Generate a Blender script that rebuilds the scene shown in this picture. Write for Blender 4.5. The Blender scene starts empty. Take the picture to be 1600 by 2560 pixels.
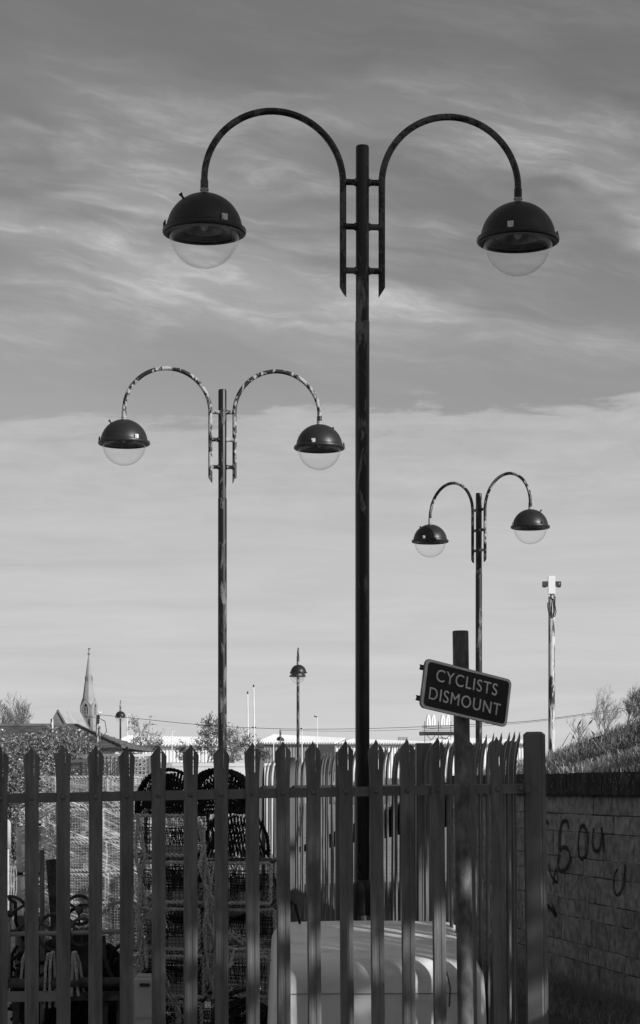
import bpy, bmesh, math, random
from mathutils import Vector, Matrix, Quaternion
R = math.radians
rnd = random.Random(7)
scene = bpy.context.scene
COL = scene.collection
EYE, F, HOR = 1.6, 5000.0, 1968.0     # eye height, focal length in pixels of the 1600 px wide photo, horizon row

# ------------------------------------------------------------------ camera
cam = bpy.data.cameras.new('camera')
co = bpy.data.objects.new('camera', cam); COL.objects.link(co)
co.location = (0, 0, EYE); co.rotation_euler = (R(90), 0, 0)
cam.sensor_fit = 'VERTICAL'; cam.sensor_height = 36.0
cam.lens = F / 2560 * 36.0
cam.shift_y = (HOR - 1280) / 2560
cam.clip_start = 0.1; cam.clip_end = 9000
scene.camera = co

# ------------------------------------------------------------------ world
SUN_AZ, SUN_EL = 130.0, 22.0
D = Vector((math.sin(R(SUN_AZ))*math.cos(R(SUN_EL)), math.cos(R(SUN_AZ))*math.cos(R(SUN_EL)), math.sin(R(SUN_EL))))
world = bpy.data.worlds.new('World'); scene.world = world
world.use_nodes = True
wt = world.node_tree; wt.nodes.clear()
class NT:
    """small helper to wire nodes"""
    def __init__(s, t): s.t = t
    def n(s, typ, **kw):
        nd = s.t.nodes.new(typ)
        for k, v in kw.items(): setattr(nd, k, v)
        return nd
    def l(s, a, b): s.t.links.new(a, b)
    def m(s, op, a, b=None, c=None, clamp=False):
        nd = s.t.nodes.new('ShaderNodeMath'); nd.operation = op; nd.use_clamp = clamp
        for i, v in enumerate((a, b, c)):
            if v is None: continue
            if isinstance(v, (int, float)): nd.inputs[i].default_value = v
            else: s.t.links.new(v, nd.inputs[i])
        return nd.outputs[0]
    def smooth(s, v, a, b):
        nd = s.t.nodes.new('ShaderNodeMapRange'); nd.interpolation_type = 'SMOOTHSTEP'
        s.t.links.new(v, nd.inputs[0])
        if a > b:
            nd.inputs[1].default_value = b; nd.inputs[2].default_value = a
            nd.inputs[3].default_value = 1; nd.inputs[4].default_value = 0
        else:
            nd.inputs[1].default_value = a; nd.inputs[2].default_value = b
        return nd.outputs[0]
    def vec(s, x, y, z):
        nd = s.t.nodes.new('ShaderNodeCombineXYZ')
        for i, v in enumerate((x, y, z)):
            if isinstance(v, (int, float)): nd.inputs[i].default_value = v
            else: s.t.links.new(v, nd.inputs[i])
        return nd.outputs[0]
    def noise(s, v, scale, detail=4, rough=.55, dist=0.0):
        nd = s.t.nodes.new('ShaderNodeTexNoise')
        nd.inputs['Scale'].default_value = scale; nd.inputs['Detail'].default_value = detail
        nd.inputs['Roughness'].default_value = rough; nd.inputs['Distortion'].default_value = dist
        if v is not None: s.t.links.new(v, nd.inputs['Vector'])
        return nd.outputs['Fac']
    def ramp(s, v, stops, interp='LINEAR'):
        nd = s.t.nodes.new('ShaderNodeValToRGB'); cr = nd.color_ramp; cr.interpolation = interp
        while len(cr.elements) > 1: cr.elements.remove(cr.elements[-1])
        cr.elements[0].position = stops[0][0]; cr.elements[0].color = (stops[0][1],)*3 + (1,)
        for p, c in stops[1:]:
            e = cr.elements.new(p); e.color = (c, c, c, 1)
        s.t.links.new(v, nd.inputs[0]); return nd.outputs[0]
    def mix(s, f, a, b):
        nd = s.t.nodes.new('ShaderNodeMix'); nd.data_type = 'FLOAT'
        for i, v in ((0, f), (2, a), (3, b)):
            if isinstance(v, (int, float)): nd.inputs[i].default_value = v
            else: s.t.links.new(v, nd.inputs[i])
        return nd.outputs[0]
W = NT(wt)
SKY_STRENGTH = 0.1
tc = W.n('ShaderNodeTexCoord'); sx = W.n('ShaderNodeSeparateXYZ'); W.l(tc.outputs['Generated'], sx.inputs[0])
dx, dy, dz = sx.outputs
az = W.m('ARCTAN2', dx, dy); el = W.m('ARCSINE', dz)
skyt = W.n('ShaderNodeTexSky'); skyt.sky_type = 'NISHITA'; skyt.sun_disc = False
skyt.sun_elevation = R(SUN_EL); skyt.sun_rotation = R(SUN_AZ)
skyt.air_density = 1.0; skyt.dust_density = 0.6; skyt.ozone_density = 1.0
sc = W.n('ShaderNodeSeparateColor'); W.l(skyt.outputs[0], sc.inputs[0])
redsky = sc.outputs[0]                       # black and white photograph taken through a red filter: red channel only
# clear sky as the red filter sees it, darkening upward in view, brightened overhead to fill shade
clear = W.m('MULTIPLY', W.m('MULTIPLY', redsky, 1.6), W.ramp(el, [(0.0, .72), (.18, .73), (.21, .72), (.267, .69), (.32, .68), (.376, .70), (.55, .90), (1.0, 1.0)]))
# high cloud: broad soft veils and finer streaks, both falling gently to the right
slope, SEED = .15, 31.2
rv = W.m('ADD', el, W.m('MULTIPLY', az, slope))
wob = W.m('MULTIPLY', W.m('SUBTRACT', W.noise(W.vec(W.m('MULTIPLY', az, 14.0), W.m('MULTIPLY', rv, 22.0), 4.4), 1.0, 3, .5), .5), .022)
rw_ = W.m('ADD', rv, wob)
veil = W.smooth(W.noise(W.vec(W.m('MULTIPLY', az, 6.5), W.m('MULTIPLY', rw_, 24.0), SEED), 1.0, 3, .5, .3), .42, .64)
fine = W.noise(W.vec(W.m('MULTIPLY', az, 30.0), W.m('MULTIPLY', rw_, 150.0), 1.7), 1.0, 8, .68, .5)
mid = W.smooth(W.noise(W.vec(W.m('MULTIPLY', az, 13.0), W.m('MULTIPLY', rw_, 70.0), SEED+3.2), 1.0, 6, .60, .4), .42, .70)
zone = W.m('MULTIPLY', W.smooth(el, .355, .28), W.smooth(el, .195, .245))
zone = W.m('ADD', W.m('ADD', W.m('MULTIPLY', zone, .86), .12), W.m('MULTIPLY', W.smooth(el, .40, .60), .45))  # last term: unseen veil added above the view to lift shaded surfaces
wisp = W.m('ADD', W.m('MULTIPLY', veil, .48), W.m('MULTIPLY', W.m('MULTIPLY', mid, W.m('ADD', .35, veil)), W.m('MULTIPLY', fine, 1.1)))
wisp = W.m('MULTIPLY', W.m('MULTIPLY', wisp, .84), zone, clamp=True)
# low sheet of cloud lying over the horizon, ragged upper edge
edge = W.noise(W.vec(W.m('MULTIPLY', az, 9.0), W.m('MULTIPLY', el, 40.0), 5.5), 1.0, 7, .60, .3)
eel = W.m('ADD', W.m('SUBTRACT', el, W.m('MULTIPLY', az, .05)), W.m('MULTIPLY', W.m('SUBTRACT', edge, .5), .075))
sheet = W.smooth(eel, .186, .1785)
band = W.noise(W.vec(W.m('MULTIPLY', az, 8.0), W.m('MULTIPLY', W.m('ADD', el, W.m('MULTIPLY', wob, .35)), 85.0), 9.2), 1.0, 7, .62, .4)
puff = W.noise(W.vec(W.m('MULTIPLY', az, 40.0), W.m('MULTIPLY', el, 130.0), 2.2), 1.0, 6, .6, .3)
tex = W.m('ADD', W.m('MULTIPLY', W.m('SUBTRACT', band, .5), .34), W.m('MULTIPLY', W.m('MULTIPLY', W.m('SUBTRACT', puff, .5), .30), W.smooth(el, .10, .17)))
shv = W.ramp(el, [(0.0, .60), (.035, .61), (.09, .57), (.13, .53), (.17, .475), (.23, .44), (1, .44)])
shv = W.m('MULTIPLY', shv, W.m('ADD', 1.0, tex))
wv = W.m('ADD', .34, W.m('MULTIPLY', fine, .28))
K = 1.0 / SKY_STRENGTH
v1 = W.mix(sheet, clear, W.m('MULTIPLY', shv, K))
v2 = W.mix(wisp, v1, W.m('MAXIMUM', v1, W.m('MULTIPLY', wv, K*1.12)))
below = W.smooth(dz, -.01, 0.0)
v3 = W.mix(below, 1.2, v2)
cc = W.n('ShaderNodeCombineColor')
for i in range(3): W.l(v3, cc.inputs[i])
bg = W.n('ShaderNodeBackground'); bg.inputs[1].default_value = SKY_STRENGTH
W.l(cc.outputs[0], bg.inputs[0])
wo = W.n('ShaderNodeOutputWorld'); W.l(bg.outputs[0], wo.inputs[0])

# ------------------------------------------------------------------ sun, exposure
sl = bpy.data.lights.new('sun', 'SUN'); sl.energy = 4.2; sl.angle = R(.53); sl.color = (1, 1, 1)
so = bpy.data.objects.new('sun', sl); COL.objects.link(so)
so.rotation_euler = D.to_track_quat('Z', 'Y').to_euler(); so.location = D*60
vs = scene.view_settings
vs.view_transform = 'Standard'; vs.look = 'None'; vs.gamma = 1; vs.use_curve_mapping = False; vs.exposure = 0.0
scene.render.engine = 'CYCLES'
scene.cycles.transparent_max_bounces = 16

# ------------------------------------------------------------------ helpers
def P(px, py, Z): return Vector(((px-800)/F*Z, Z, EYE-(py-HOR)/F*Z))
def PX(px, Z): return (px-800)/F*Z
def PZ(py, Z): return EYE-(py-HOR)/F*Z

class MB:
    def __init__(s): s.v = []; s.f = []
    def poly(s, pts):
        b = len(s.v); s.v += [tuple(p) for p in pts]; s.f.append(tuple(range(b, b+len(pts))))
    def box(s, c, d, m=None):
        b = len(s.v); c = Vector(c)
        for z in (-1, 1):
            for x, y in ((-1, -1), (1, -1), (1, 1), (-1, 1)):
                p = Vector((x*d[0]/2, y*d[1]/2, z*d[2]/2))
                if m: p = m @ p
                s.v.append(tuple(c+p))
        for q in ((3, 2, 1, 0), (4, 5, 6, 7), (0, 1, 5, 4), (1, 2, 6, 5), (2, 3, 7, 6), (3, 0, 4, 7)):
            s.f.append(tuple(b+i for i in q))
        return s
    def bar(s, a, b, w, h=None, up=Vector((0, 0, 1))):
        a = Vector(a); b = Vector(b); h = w if h is None else h
        x = (b-a); L = x.length; x.normalize()
        if abs(x.dot(up)) > .98: up = Vector((0, 1, 0))
        y = up.cross(x).normalized(); z = x.cross(y)
        m = Matrix((x, y, z)).transposed()
        return s.box((a+b)/2, (L, w, h), m)
    def tube(s, pts, r, n=8, cap=True):
        pts = [Vector(p) for p in pts]; N = len(pts)
        rr = r if isinstance(r, (list, tuple)) else [r]*N
        t0 = (pts[1]-pts[0]).normalized()
        ref = Vector((0, 0, 1)) if abs(t0.z) < .9 else Vector((1, 0, 0))
        u = t0.cross(ref).normalized(); b0 = len(s.v)
        for i in range(N):
            t = (pts[min(i+1, N-1)]-pts[max(i-1, 0)]).normalized()
            u = (u-t*u.dot(t))
            u = u.normalized() if u.length > 1e-6 else t.orthogonal().normalized()
            w = t.cross(u)
            for k in range(n):
                a = 2*math.pi*k/n
                s.v.append(tuple(pts[i]+(u*math.cos(a)+w*math.sin(a))*rr[i]))
        for i in range(N-1):
            for k in range(n):
                k2 = (k+1) % n
                s.f.append((b0+i*n+k, b0+i*n+k2, b0+(i+1)*n+k2, b0+(i+1)*n+k))
        if cap:
            s.f.append(tuple(b0+k for k in range(n))[::-1])
            s.f.append(tuple(b0+(N-1)*n+k for k in range(n)))
        return s
    def lathe(s, prof, n=32, c=(0, 0, 0), m=None):
        c = Vector(c); b0 = len(s.v); rows = []
        for r, z in prof:
            if r < 1e-5:
                p = Vector((0, 0, z)); s.v.append(tuple(c+(m@p if m else p))); rows.append([len(s.v)-1])
            else:
                row = []
                for k in range(n):
                    a = 2*math.pi*k/n; p = Vector((r*math.cos(a), r*math.sin(a), z))
                    s.v.append(tuple(c+(m@p if m else p))); row.append(len(s.v)-1)
                rows.append(row)
        for a, b in zip(rows, rows[1:]):
            for k in range(n):
                k2 = (k+1) % n
                if len(a) == 1 and len(b) == 1: continue
                if len(a) == 1: s.f.append((a[0], b[k2], b[k]))
                elif len(b) == 1: s.f.append((a[k], a[k2], b[0]))
                else: s.f.append((a[k], a[k2], b[k2], b[k]))
        return s
    def ell(s, c, r, n=12, k=7, m=None):
        prof = [(math.sin(math.pi*i/k), -math.cos(math.pi*i/k)) for i in range(k+1)]
        prof[0] = (0, -1); prof[-1] = (0, 1)
        S = Matrix.Diagonal(Vector(r)); M = (m @ S) if m else S
        return s.lathe(prof, n, c, M)
    def mesh(s, name, mat=None, smooth=False):
        me = bpy.data.meshes.new(name); me.from_pydata(s.v, [], s.f)
        if smooth: me.polygons.foreach_set('use_smooth', [True]*len(me.polygons))
        me.update()
        if mat: me.materials.append(mat)
        return me
    def build(s, name, mat, parent=None, smooth=False, loc=None, kind=None, sharp=None):
        me = s.mesh(name, mat, smooth)
        if smooth and sharp: me.set_sharp_from_angle(angle=R(sharp))
        return link(name, me, parent, loc, kind)

def link(name, me, parent=None, loc=None, kind=None, rot=None):
    o = bpy.data.objects.new(name, me); COL.objects.link(o)
    if parent: o.parent = parent
    if loc is not None: o.location = loc
    if rot is not None: o.rotation_euler = rot
    if kind: o['kind'] = kind
    return o
def tag(o, label, cat, group=None):
    o['label'] = label; o['category'] = cat
    if group: o['group'] = group
    return o
def thing(name, label, cat, loc=(0, 0, 0), rz=0.0, group=None):
    o = bpy.data.objects.new(name, None); COL.objects.link(o)
    o.empty_display_size = .2
    o.location = loc; o.rotation_euler = (0, 0, rz)
    return tag(o, label, cat, group)
def copy_tree(o, parent=None):
    c = o.copy(); COL.objects.link(c)
    if parent: c.parent = parent
    for ch in list(o.children): copy_tree(ch, c)
    return c
def dup(root, loc, rz, label, group=None):
    c = copy_tree(root); c.location = loc; c.rotation_euler = (0, 0, rz); c['label'] = label
    if group: c['group'] = group
    return c

# ------------------------------------------------------------------ materials (all greys: the photograph is black and white)
def mat(name, c0, c1=None, scale=6.0, rough=.6, spec=.3, stretch=(1, 1, 1), lo=.35, hi=.65, bump=0.0, bscale=None, metal=0.0, detail=5, rnd_obj=0.0):
    m = bpy.data.materials.new(name); m.use_nodes = True
    t = m.node_tree; N = NT(t); b = t.nodes['Principled BSDF']
    b.inputs['Roughness'].default_value = rough
    b.inputs['Specular IOR Level'].default_value = spec
    b.inputs['Metallic'].default_value = metal
    b.inputs['Base Color'].default_value = (c0, c0, c0, 1)
    if c1 is not None or bump:
        tcn = N.n('ShaderNodeTexCoord'); mp = N.n('ShaderNodeMapping'); mp.inputs['Scale'].default_value = stretch
        oi = N.n('ShaderNodeObjectInfo')
        N.l(tcn.outputs['Object'], mp.inputs[0])
        off = N.vec(N.m('MULTIPLY', oi.outputs['Random'], 37.0), N.m('MULTIPLY', oi.outputs['Random'], 91.0), N.m('MULTIPLY', oi.outputs['Random'], 53.0))
        N.l(off, mp.inputs['Location'])
        if c1 is not None:
            f = N.smooth(N.noise(mp.outputs[0], scale, detail, .6), lo, hi)
            v = N.mix(f, c0, c1)
            if rnd_obj: v = N.m('MULTIPLY', v, N.m('ADD', 1-rnd_obj/2, N.m('MULTIPLY', oi.outputs['Random'], rnd_obj)))
            cb = N.n('ShaderNodeCombineColor')
            for i in range(3): N.l(v, cb.inputs[i])
            N.l(cb.outputs[0], b.inputs['Base Color'])
        if bump:
            bp = N.n('ShaderNodeBump'); bp.inputs['Strength'].default_value = bump; bp.inputs['Distance'].default_value = .01
            N.l(N.noise(mp.outputs[0], bscale or scale*4, 6, .65), bp.inputs['Height'])
            N.l(bp.outputs[0], b.inputs['Normal'])
    return m
def peel(name, dark, light, scale, stretch, lo, hi, rough=.38):
    """old gloss paint flaking off to a paler undercoat"""
    m = bpy.data.materials.new(name); m.use_nodes = True
    t = m.node_tree; N = NT(t); b = t.nodes['Principled BSDF']
    tcn = N.n('ShaderNodeTexCoord'); mp = N.n('ShaderNodeMapping'); mp.inputs['Scale'].default_value = stretch
    oi = N.n('ShaderNodeObjectInfo'); N.l(tcn.outputs['Object'], mp.inputs[0])
    N.l(N.vec(N.m('MULTIPLY', oi.outputs['Random'], 37.0), N.m('MULTIPLY', oi.outputs['Random'], 91.0), N.m('MULTIPLY', oi.outputs['Random'], 53.0)), mp.inputs['Location'])
    a = N.noise(mp.outputs[0], scale, 7, .68, .6); c = N.noise(mp.outputs[0], scale*.22, 2, .5)
    f = N.smooth(N.m('ADD', N.m('MULTIPLY', a, .7), N.m('MULTIPLY', c, .45)), lo, hi)
    tone = N.noise(mp.outputs[0], scale*3, 4, .6)
    v = N.mix(f, N.m('MULTIPLY', dark, N.m('ADD', .7, N.m('MULTIPLY', tone, .6))), N.m('MULTIPLY', light, N.m('ADD', .5, tone)))
    cb = N.n('ShaderNodeCombineColor')
    for i in range(3): N.l(v, cb.inputs[i])
    N.l(cb.outputs[0], b.inputs['Base Color'])
    N.l(N.mix(f, rough, .85), b.inputs['Roughness'])
    b.inputs['Specular IOR Level'].default_value = .4
    bp = N.n('ShaderNodeBump'); bp.inputs['Strength'].default_value = .35; bp.inputs['Distance'].default_value = .004
    bp.invert = True
    N.l(f, bp.inputs['Height']); N.l(bp.outputs[0], b.inputs['Normal'])
    return m
def glass(name, tint=.93, refl=1.0):
    m = bpy.data.materials.new(name); m.use_nodes = True
    t = m.node_tree; t.nodes.clear(); N = NT(t)
    tr = N.n('ShaderNodeBsdfTransparent'); tr.inputs[0].default_value = (tint, tint, tint, 1)
    gl = N.n('ShaderNodeBsdfGlossy'); gl.inputs['Roughness'].default_value = .04
    df = N.n('ShaderNodeBsdfDiffuse'); df.inputs[0].default_value = (.5, .5, .5, 1)
    lw = N.n('ShaderNodeLayerWeight'); lw.inputs[0].default_value = .5
    fac = N.m('ADD', .03, N.m('MULTIPLY', N.m('POWER', lw.outputs['Facing'], 5.0), .9))
    tcn = N.n('ShaderNodeTexCoord'); dirt = N.smooth(N.noise(tcn.outputs['Object'], 14, 6, .7), .48, .8)
    m0 = N.n('ShaderNodeMixShader'); N.l(N.m('MULTIPLY', dirt, .06), m0.inputs[0]); N.l(tr.outputs[0], m0.inputs[1]); N.l(df.outputs[0], m0.inputs[2])
    m1 = N.n('ShaderNodeMixShader'); N.l(N.m('MULTIPLY', fac, refl, clamp=True), m1.inputs[0])
    N.l(m0.outputs[0], m1.inputs[1]); N.l(gl.outputs[0], m1.inputs[2])
    o = N.n('ShaderNodeOutputMaterial'); N.l(m1.outputs[0], o.inputs[0])
    return m

M = {}
M['pole'] = peel('old black pole paint', .012, .17, 7, (2.2, 2.2, .5), .60, .66)
M['arm'] = peel('flaking black arm paint', .020, .40, 15, (1.2, 1.2, .7), .578, .612)
M['arm_dark'] = peel('old black arm paint', .010, .10, 17, (1.3, 1.3, 1.0), .56, .60)
M['dome'] = peel('dark gloss dome paint', .020, .4, 8, (1, 1, 1), .78, .80, rough=.40)
M['collar'] = mat('bare metal collar', .45, .3, 40, .4, .5)
M['clip'] = mat('white latch', .75, .6, 60, .5)
M['reflector'] = mat('lamp reflector', .10, .05, 9, .45)
M['reflector_in'] = mat('lamp reflector inner', .30, .16, 9, .3, .5)
M['bowl'] = glass('clear acrylic bowl', .99)
M['pale'] = mat('galvanised palisade paint', .105, .195, 7, .45, .35, stretch=(3, 3, .5), lo=.3, hi=.72, bump=.12, bscale=26, rnd_obj=.16, detail=8)
M['fencepost'] = mat('palisade post paint', .12, .17, 5, .45, .35, stretch=(2, 2, .4), bump=.05, bscale=30)
M['signpost'] = mat('weathered galvanised post', .06, .18, 16, .6, .3, stretch=(1, 1, .5), lo=.35, hi=.72, bump=.1)
M['sign_black'] = mat('black sign sheeting', .018, .03, 14, .35, .3, lo=.5, hi=.7)
M['sign_white'] = mat('grubby white sign sheeting', .74, .60, 20, .5, .2)
M['sign_edge'] = mat('dirty sign edge', .35, .12, 60, .6, lo=.4, hi=.6)
M['dark_metal'] = mat('dark metal', .02, .04, 10, .5, .3)
M['blk'] = mat('concrete block', .18, .44, 14, .9, .1, lo=.28, hi=.72, bump=.9, bscale=60, rnd_obj=.3, detail=9)
M['mortar'] = mat('recessed mortar', .22, .32, 20, .95, .05, bump=.3)
M['mortar_light'] = mat('pale mortar lip', .34, .2, 30, .95, .05, bump=.3)
M['coping'] = mat('mossy coping stone', .04, .11, 18, .95, .05, stretch=(1, 1, .4), lo=.4, hi=.75, bump=.4)
M['spray'] = mat('black spray paint', .018, .03, 20, .7, .1)
def soft_spray():
    t = M['spray'].node_tree; N = NT(t); b = t.nodes['Principled BSDF']; tcn = N.n('ShaderNodeTexCoord')
    uv = N.n('ShaderNodeAttribute', attribute_name='edge'); 
    a = N.m('SUBTRACT', 1.0, N.m('ABSOLUTE', N.m('SUBTRACT', N.m('MULTIPLY', uv.outputs['Fac'], 2.0), 1.0)))
    n_ = N.noise(tcn.outputs['Object'], 70, 4, .7)
    N.l(N.m('MULTIPLY', N.smooth(N.m('ADD', a, N.m('MULTIPLY', N.m('SUBTRACT', n_, .5), .9)), .05, .6), .88), b.inputs['Alpha'])
soft_spray()
def thin(name, c0, c1, tr):
    m = mat(name, c0, c1, 3, .7, .15); t = m.node_tree; N = NT(t); b = t.nodes['Principled BSDF']
    tl = N.n('ShaderNodeBsdfTranslucent'); src = b.inputs['Base Color'].links[0].from_socket; N.l(src, tl.inputs[0])
    mx = N.n('ShaderNodeMixShader'); mx.inputs[0].default_value = tr
    out = t.nodes['Material Output']; N.l(b.outputs[0], mx.inputs[1]); N.l(tl.outputs[0], mx.inputs[2]); N.l(mx.outputs[0], out.inputs[0])
    return m
M['soil'] = mat('bank soil', .05, .09, 4, .95, .02, bump=.4)
M['grass'] = thin('rough grass', .22, .40, .4)
M['grass_dry'] = thin('dry grass stems', .50, .66, .35)
M['ground'] = mat('yard concrete', .22, .32, 1.2, .9, .1, bump=.2, bscale=20)
M['path'] = mat('path asphalt', .06, .09, 3, .9, .1, bump=.2, bscale=60)
M['bark'] = mat('bark', .06, .10, 12, .9, .05)
M['bark_light'] = mat('pale bark', .22, .30, 12, .9, .05)
M['leaf'] = mat('glossy leaf', .08, .30, 14, .36, .6, lo=.42, hi=.62)
M['twig'] = mat('pale twig', .13, .20, 12, .9, .05)
M['leaf_dark'] = mat('dark leaf', .03, .05, 5, .6, .2)
M['leaf_pale'] = mat('pale leaf', .09, .15, 5, .6, .2)
M['stone'] = mat('church stone', .27, .36, .35, .9, .1, lo=.3, hi=.7)
M['stone_dark'] = mat('church dressing', .16, .22, .5, .9, .1)
M['slate'] = mat('slate roof', .10, .16, .6, .5, .4)
M['lead'] = mat('pale slate nave roof', .34, .42, .3, .45, .4)
M['opening'] = mat('dark opening', .012, .02, 1, .8, .1)
M['render_white'] = mat('white rendered wall', .72, .62, .5, .9, .1)
M['sheet_white'] = mat('pale metal cladding', .84, .78, .2, .6, .2, stretch=(1, 1, .2))
M['sheet_grey'] = mat('grey metal cladding', .34, .28, .4, .6, .2)
M['rib'] = mat('roof sheet', .84, .78, .3, .5, .3)
M['rib_dark'] = mat('roof sheet gap', .40, .48, .3, .6, .2)
M['tile'] = mat('roof tile', .09, .17, 2.5, .8, .1)
M['white_pole'] = mat('white pole paint', .78, .70, 3, .5, .3)
M['light_head'] = mat('light head', .05, .07, 9, .5)
M['cable'] = mat('cable', .02, .02, 1, .6)
M['white'] = mat('white plastic', .72, .60, 4, .5, .3)
M['white_box'] = mat('white box enamel', .82, .80, 4, .4, .3)
M['arch'] = mat('pale arch sign', .82, .78, 4, .35, .4)
M['cctv'] = peel('weathered mast paint', .03, .55, 9, (1.9, 1.9, .34), .555, .60)
M['rope'] = mat('weathered rope', .32, .62, 60, .9, .05, lo=.3, hi=.7)
M['rope_pale'] = mat('pale rope', .38, .50, 60, .9, .05)
M['net'] = mat('black netting', .015, .028, 40, .8, .1)
M['net_pale'] = mat('pale netting', .26, .42, 40, .8, .1)
M['wire'] = mat('pot wire', .025, .05, 40, .6, .2)
M['weight'] = mat('concrete weight', .35, .45, 30, .9, .05, bump=.3)
M['wood'] = mat('weathered wood', .14, .22, 8, .8, .1, stretch=(6, 6, .5), bump=.2)
M['tub'] = mat('scuffed white tub', .66, .93, 3.5, .42, .35, stretch=(1.0, 2.2, 1.6), lo=.24, hi=.52, detail=10, bump=.12, bscale=5)
M['tub_line'] = mat('tub seam', .22, .28, 8, .6)
M['rust'] = mat('rusty steel', .035, .10, 14, .75, .2, bump=.3)
M['steel_pale'] = mat('worn pale steel tube', .26, .05, 26, .6, .3, lo=.62, hi=.68)
M['grey_plastic'] = mat('grey plastic', .42, .5, 3, .5, .3)
M['brick'] = mat('brick building', .10, .15, 2, .9, .1)
M['gull'] = mat('gull feathers', .80, .75, 8, .7)

def film():
    m = bpy.data.materials.new('stretch wrap film'); m.use_nodes = True
    t = m.node_tree; t.nodes.clear(); N = NT(t)
    tcn = N.n('ShaderNodeTexCoord'); mp = N.n('ShaderNodeMapping')
    mp.inputs['Rotation'].default_value = (0, R(14), 0); mp.inputs['Scale'].default_value = (1.2, 1.2, 26)
    N.l(tcn.outputs['Object'], mp.inputs[0])
    sp = N.n('ShaderNodeSeparateXYZ'); N.l(tcn.outputs['Object'], sp.inputs[0])
    def streak(k_, off):
        zc = N.m('ADD', sp.outputs[2], N.m('MULTIPLY', sp.outputs[0], k_))
        return N.noise(N.vec(N.m('ADD', N.m('MULTIPLY', sp.outputs[0], .8), off), sp.outputs[1], N.m('MULTIPLY', zc, 26.0)), 2.2, 6, .75, .15)
    a = N.m('MAXIMUM', streak(.42, 0.0), N.m('SUBTRACT', streak(-.30, 7.0), .05)); b = N.noise(tcn.outputs['Object'], 5, 4, .6)
    f = N.m('MULTIPLY', N.smooth(a, .50, .68), N.smooth(b, .38, .60))
    tr = N.n('ShaderNodeBsdfTransparent'); tr.inputs[0].default_value = (.9, .9, .9, 1)
    pb = N.n('ShaderNodeBsdfPrincipled'); pb.inputs['Base Color'].default_value = (.88, .88, .88, 1); pb.inputs['Roughness'].default_value = .3
    mx = N.n('ShaderNodeMixShader'); N.l(N.m('ADD', .03, N.m('MULTIPLY', f, .9)), mx.inputs[0]); N.l(tr.outputs[0], mx.inputs[1]); N.l(pb.outputs[0], mx.inputs[2])
    o = N.n('ShaderNodeOutputMaterial'); N.l(mx.outputs[0], o.inputs[0])
    return m
M['film'] = film()

# ================================================================== SETTING
g = MB(); g.poly([(-4000, -300, 0), (4000, -300, 0), (4000, 7000, 0), (-4000, 7000, 0)])
g.build('ground', M['ground'], kind='structure')
# path running between the yard fence and the block wall
FA, FB = 2.496, -.1448          # yard side fence: X = FA + FB*Y
WA, WB = 4.81, -.174            # block wall:      X = WA + WB*Y
pa = MB(); pa.poly([(FA+FB*7+.3, 7, .004), (WA+WB*7, 7, .004), (WA+WB*24, 24, .004), (FA+FB*24+.3, 24, .004)])
pa.build('path', M['path'], kind='structure')

# ------------------------------------------------------------------ block wall with coping
W0 = Vector((WA+WB*11.5, 11.5, 0)); wdir = Vector((WB, 1, 0)).normalized()
WALL_L = 8.6
wang = math.atan2(wdir.y, wdir.x)
wall = thing('block_wall', 'retaining wall of pale grey concrete blocks with dark coping and black graffiti', 'wall', W0, wang)
wf = MB(); wf.box((WALL_L/2, -.165, .78), (WALL_L, .29, 1.56)); wf.build('mortar_core', M['mortar'], wall)
rw = random.Random(3)
z = 0.02
rows = [.205, .135, .205, .135, .205, .135, .205, .14, .145]
for ri, h in enumerate(rows):
    x = -rw.random()*.3
    while x < WALL_L:
        L = rw.choice((.29, .44, .44, .36))
        a, b = max(x, 0), min(x+L, WALL_L)
        if b-a > .06:
            bm = bmesh.new(); bmesh.ops.create_cube(bm, size=1)
            jz = rw.uniform(-.002, .002)
            bmesh.ops.scale(bm, vec=(b-a-.006, .05, h-.006+jz), verts=bm.verts)
            for v in bm.verts: v.co += Vector((rw.uniform(-.002, .002), rw.uniform(-.003, .003), rw.uniform(-.002, .002)))
            bmesh.ops.bevel(bm, geom=bm.edges[:], offset=.004, segments=1, affect='EDGES')
            me = bpy.data.meshes.new('block'); bm.to_mesh(me); bm.free(); me.materials.append(M['blk'])
            link('block', me, wall, ((a+b)/2, -.010+rw.uniform(-.004, .004), z+h/2), rot=(rw.uniform(-.006, .006), 0, 0))
            if rw.random() < .62:   # lip of pale pointing left on the bed joint
                lp = MB(); lp.box(((a+b)/2, .008, z+h-.001), ((b-a)*rw.uniform(.5, .98), .014, .010)); lp.build('pointing', M['mortar_light'], wall)
        x += L
    z += h
WTOP = z
x = 0
while x < WALL_L:
    L = min(.9, WALL_L-x)
    bm = bmesh.new(); bmesh.ops.create_cube(bm, size=1)
    bmesh.ops.scale(bm, vec=(L-.008, .42, .18), verts=bm.verts)
    bmesh.ops.bevel(bm, geom=bm.edges[:], offset=.01, segments=2, affect='EDGES')
    me = bpy.data.meshes.new('coping_stone'); bm.to_mesh(me); bm.free(); me.materials.append(M['coping'])
    link('coping_stone', me, wall, (x+L/2, -.135, WTOP+.092+rw.uniform(-.002, .002)))
    x += L
CTOP = WTOP+.18
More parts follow.
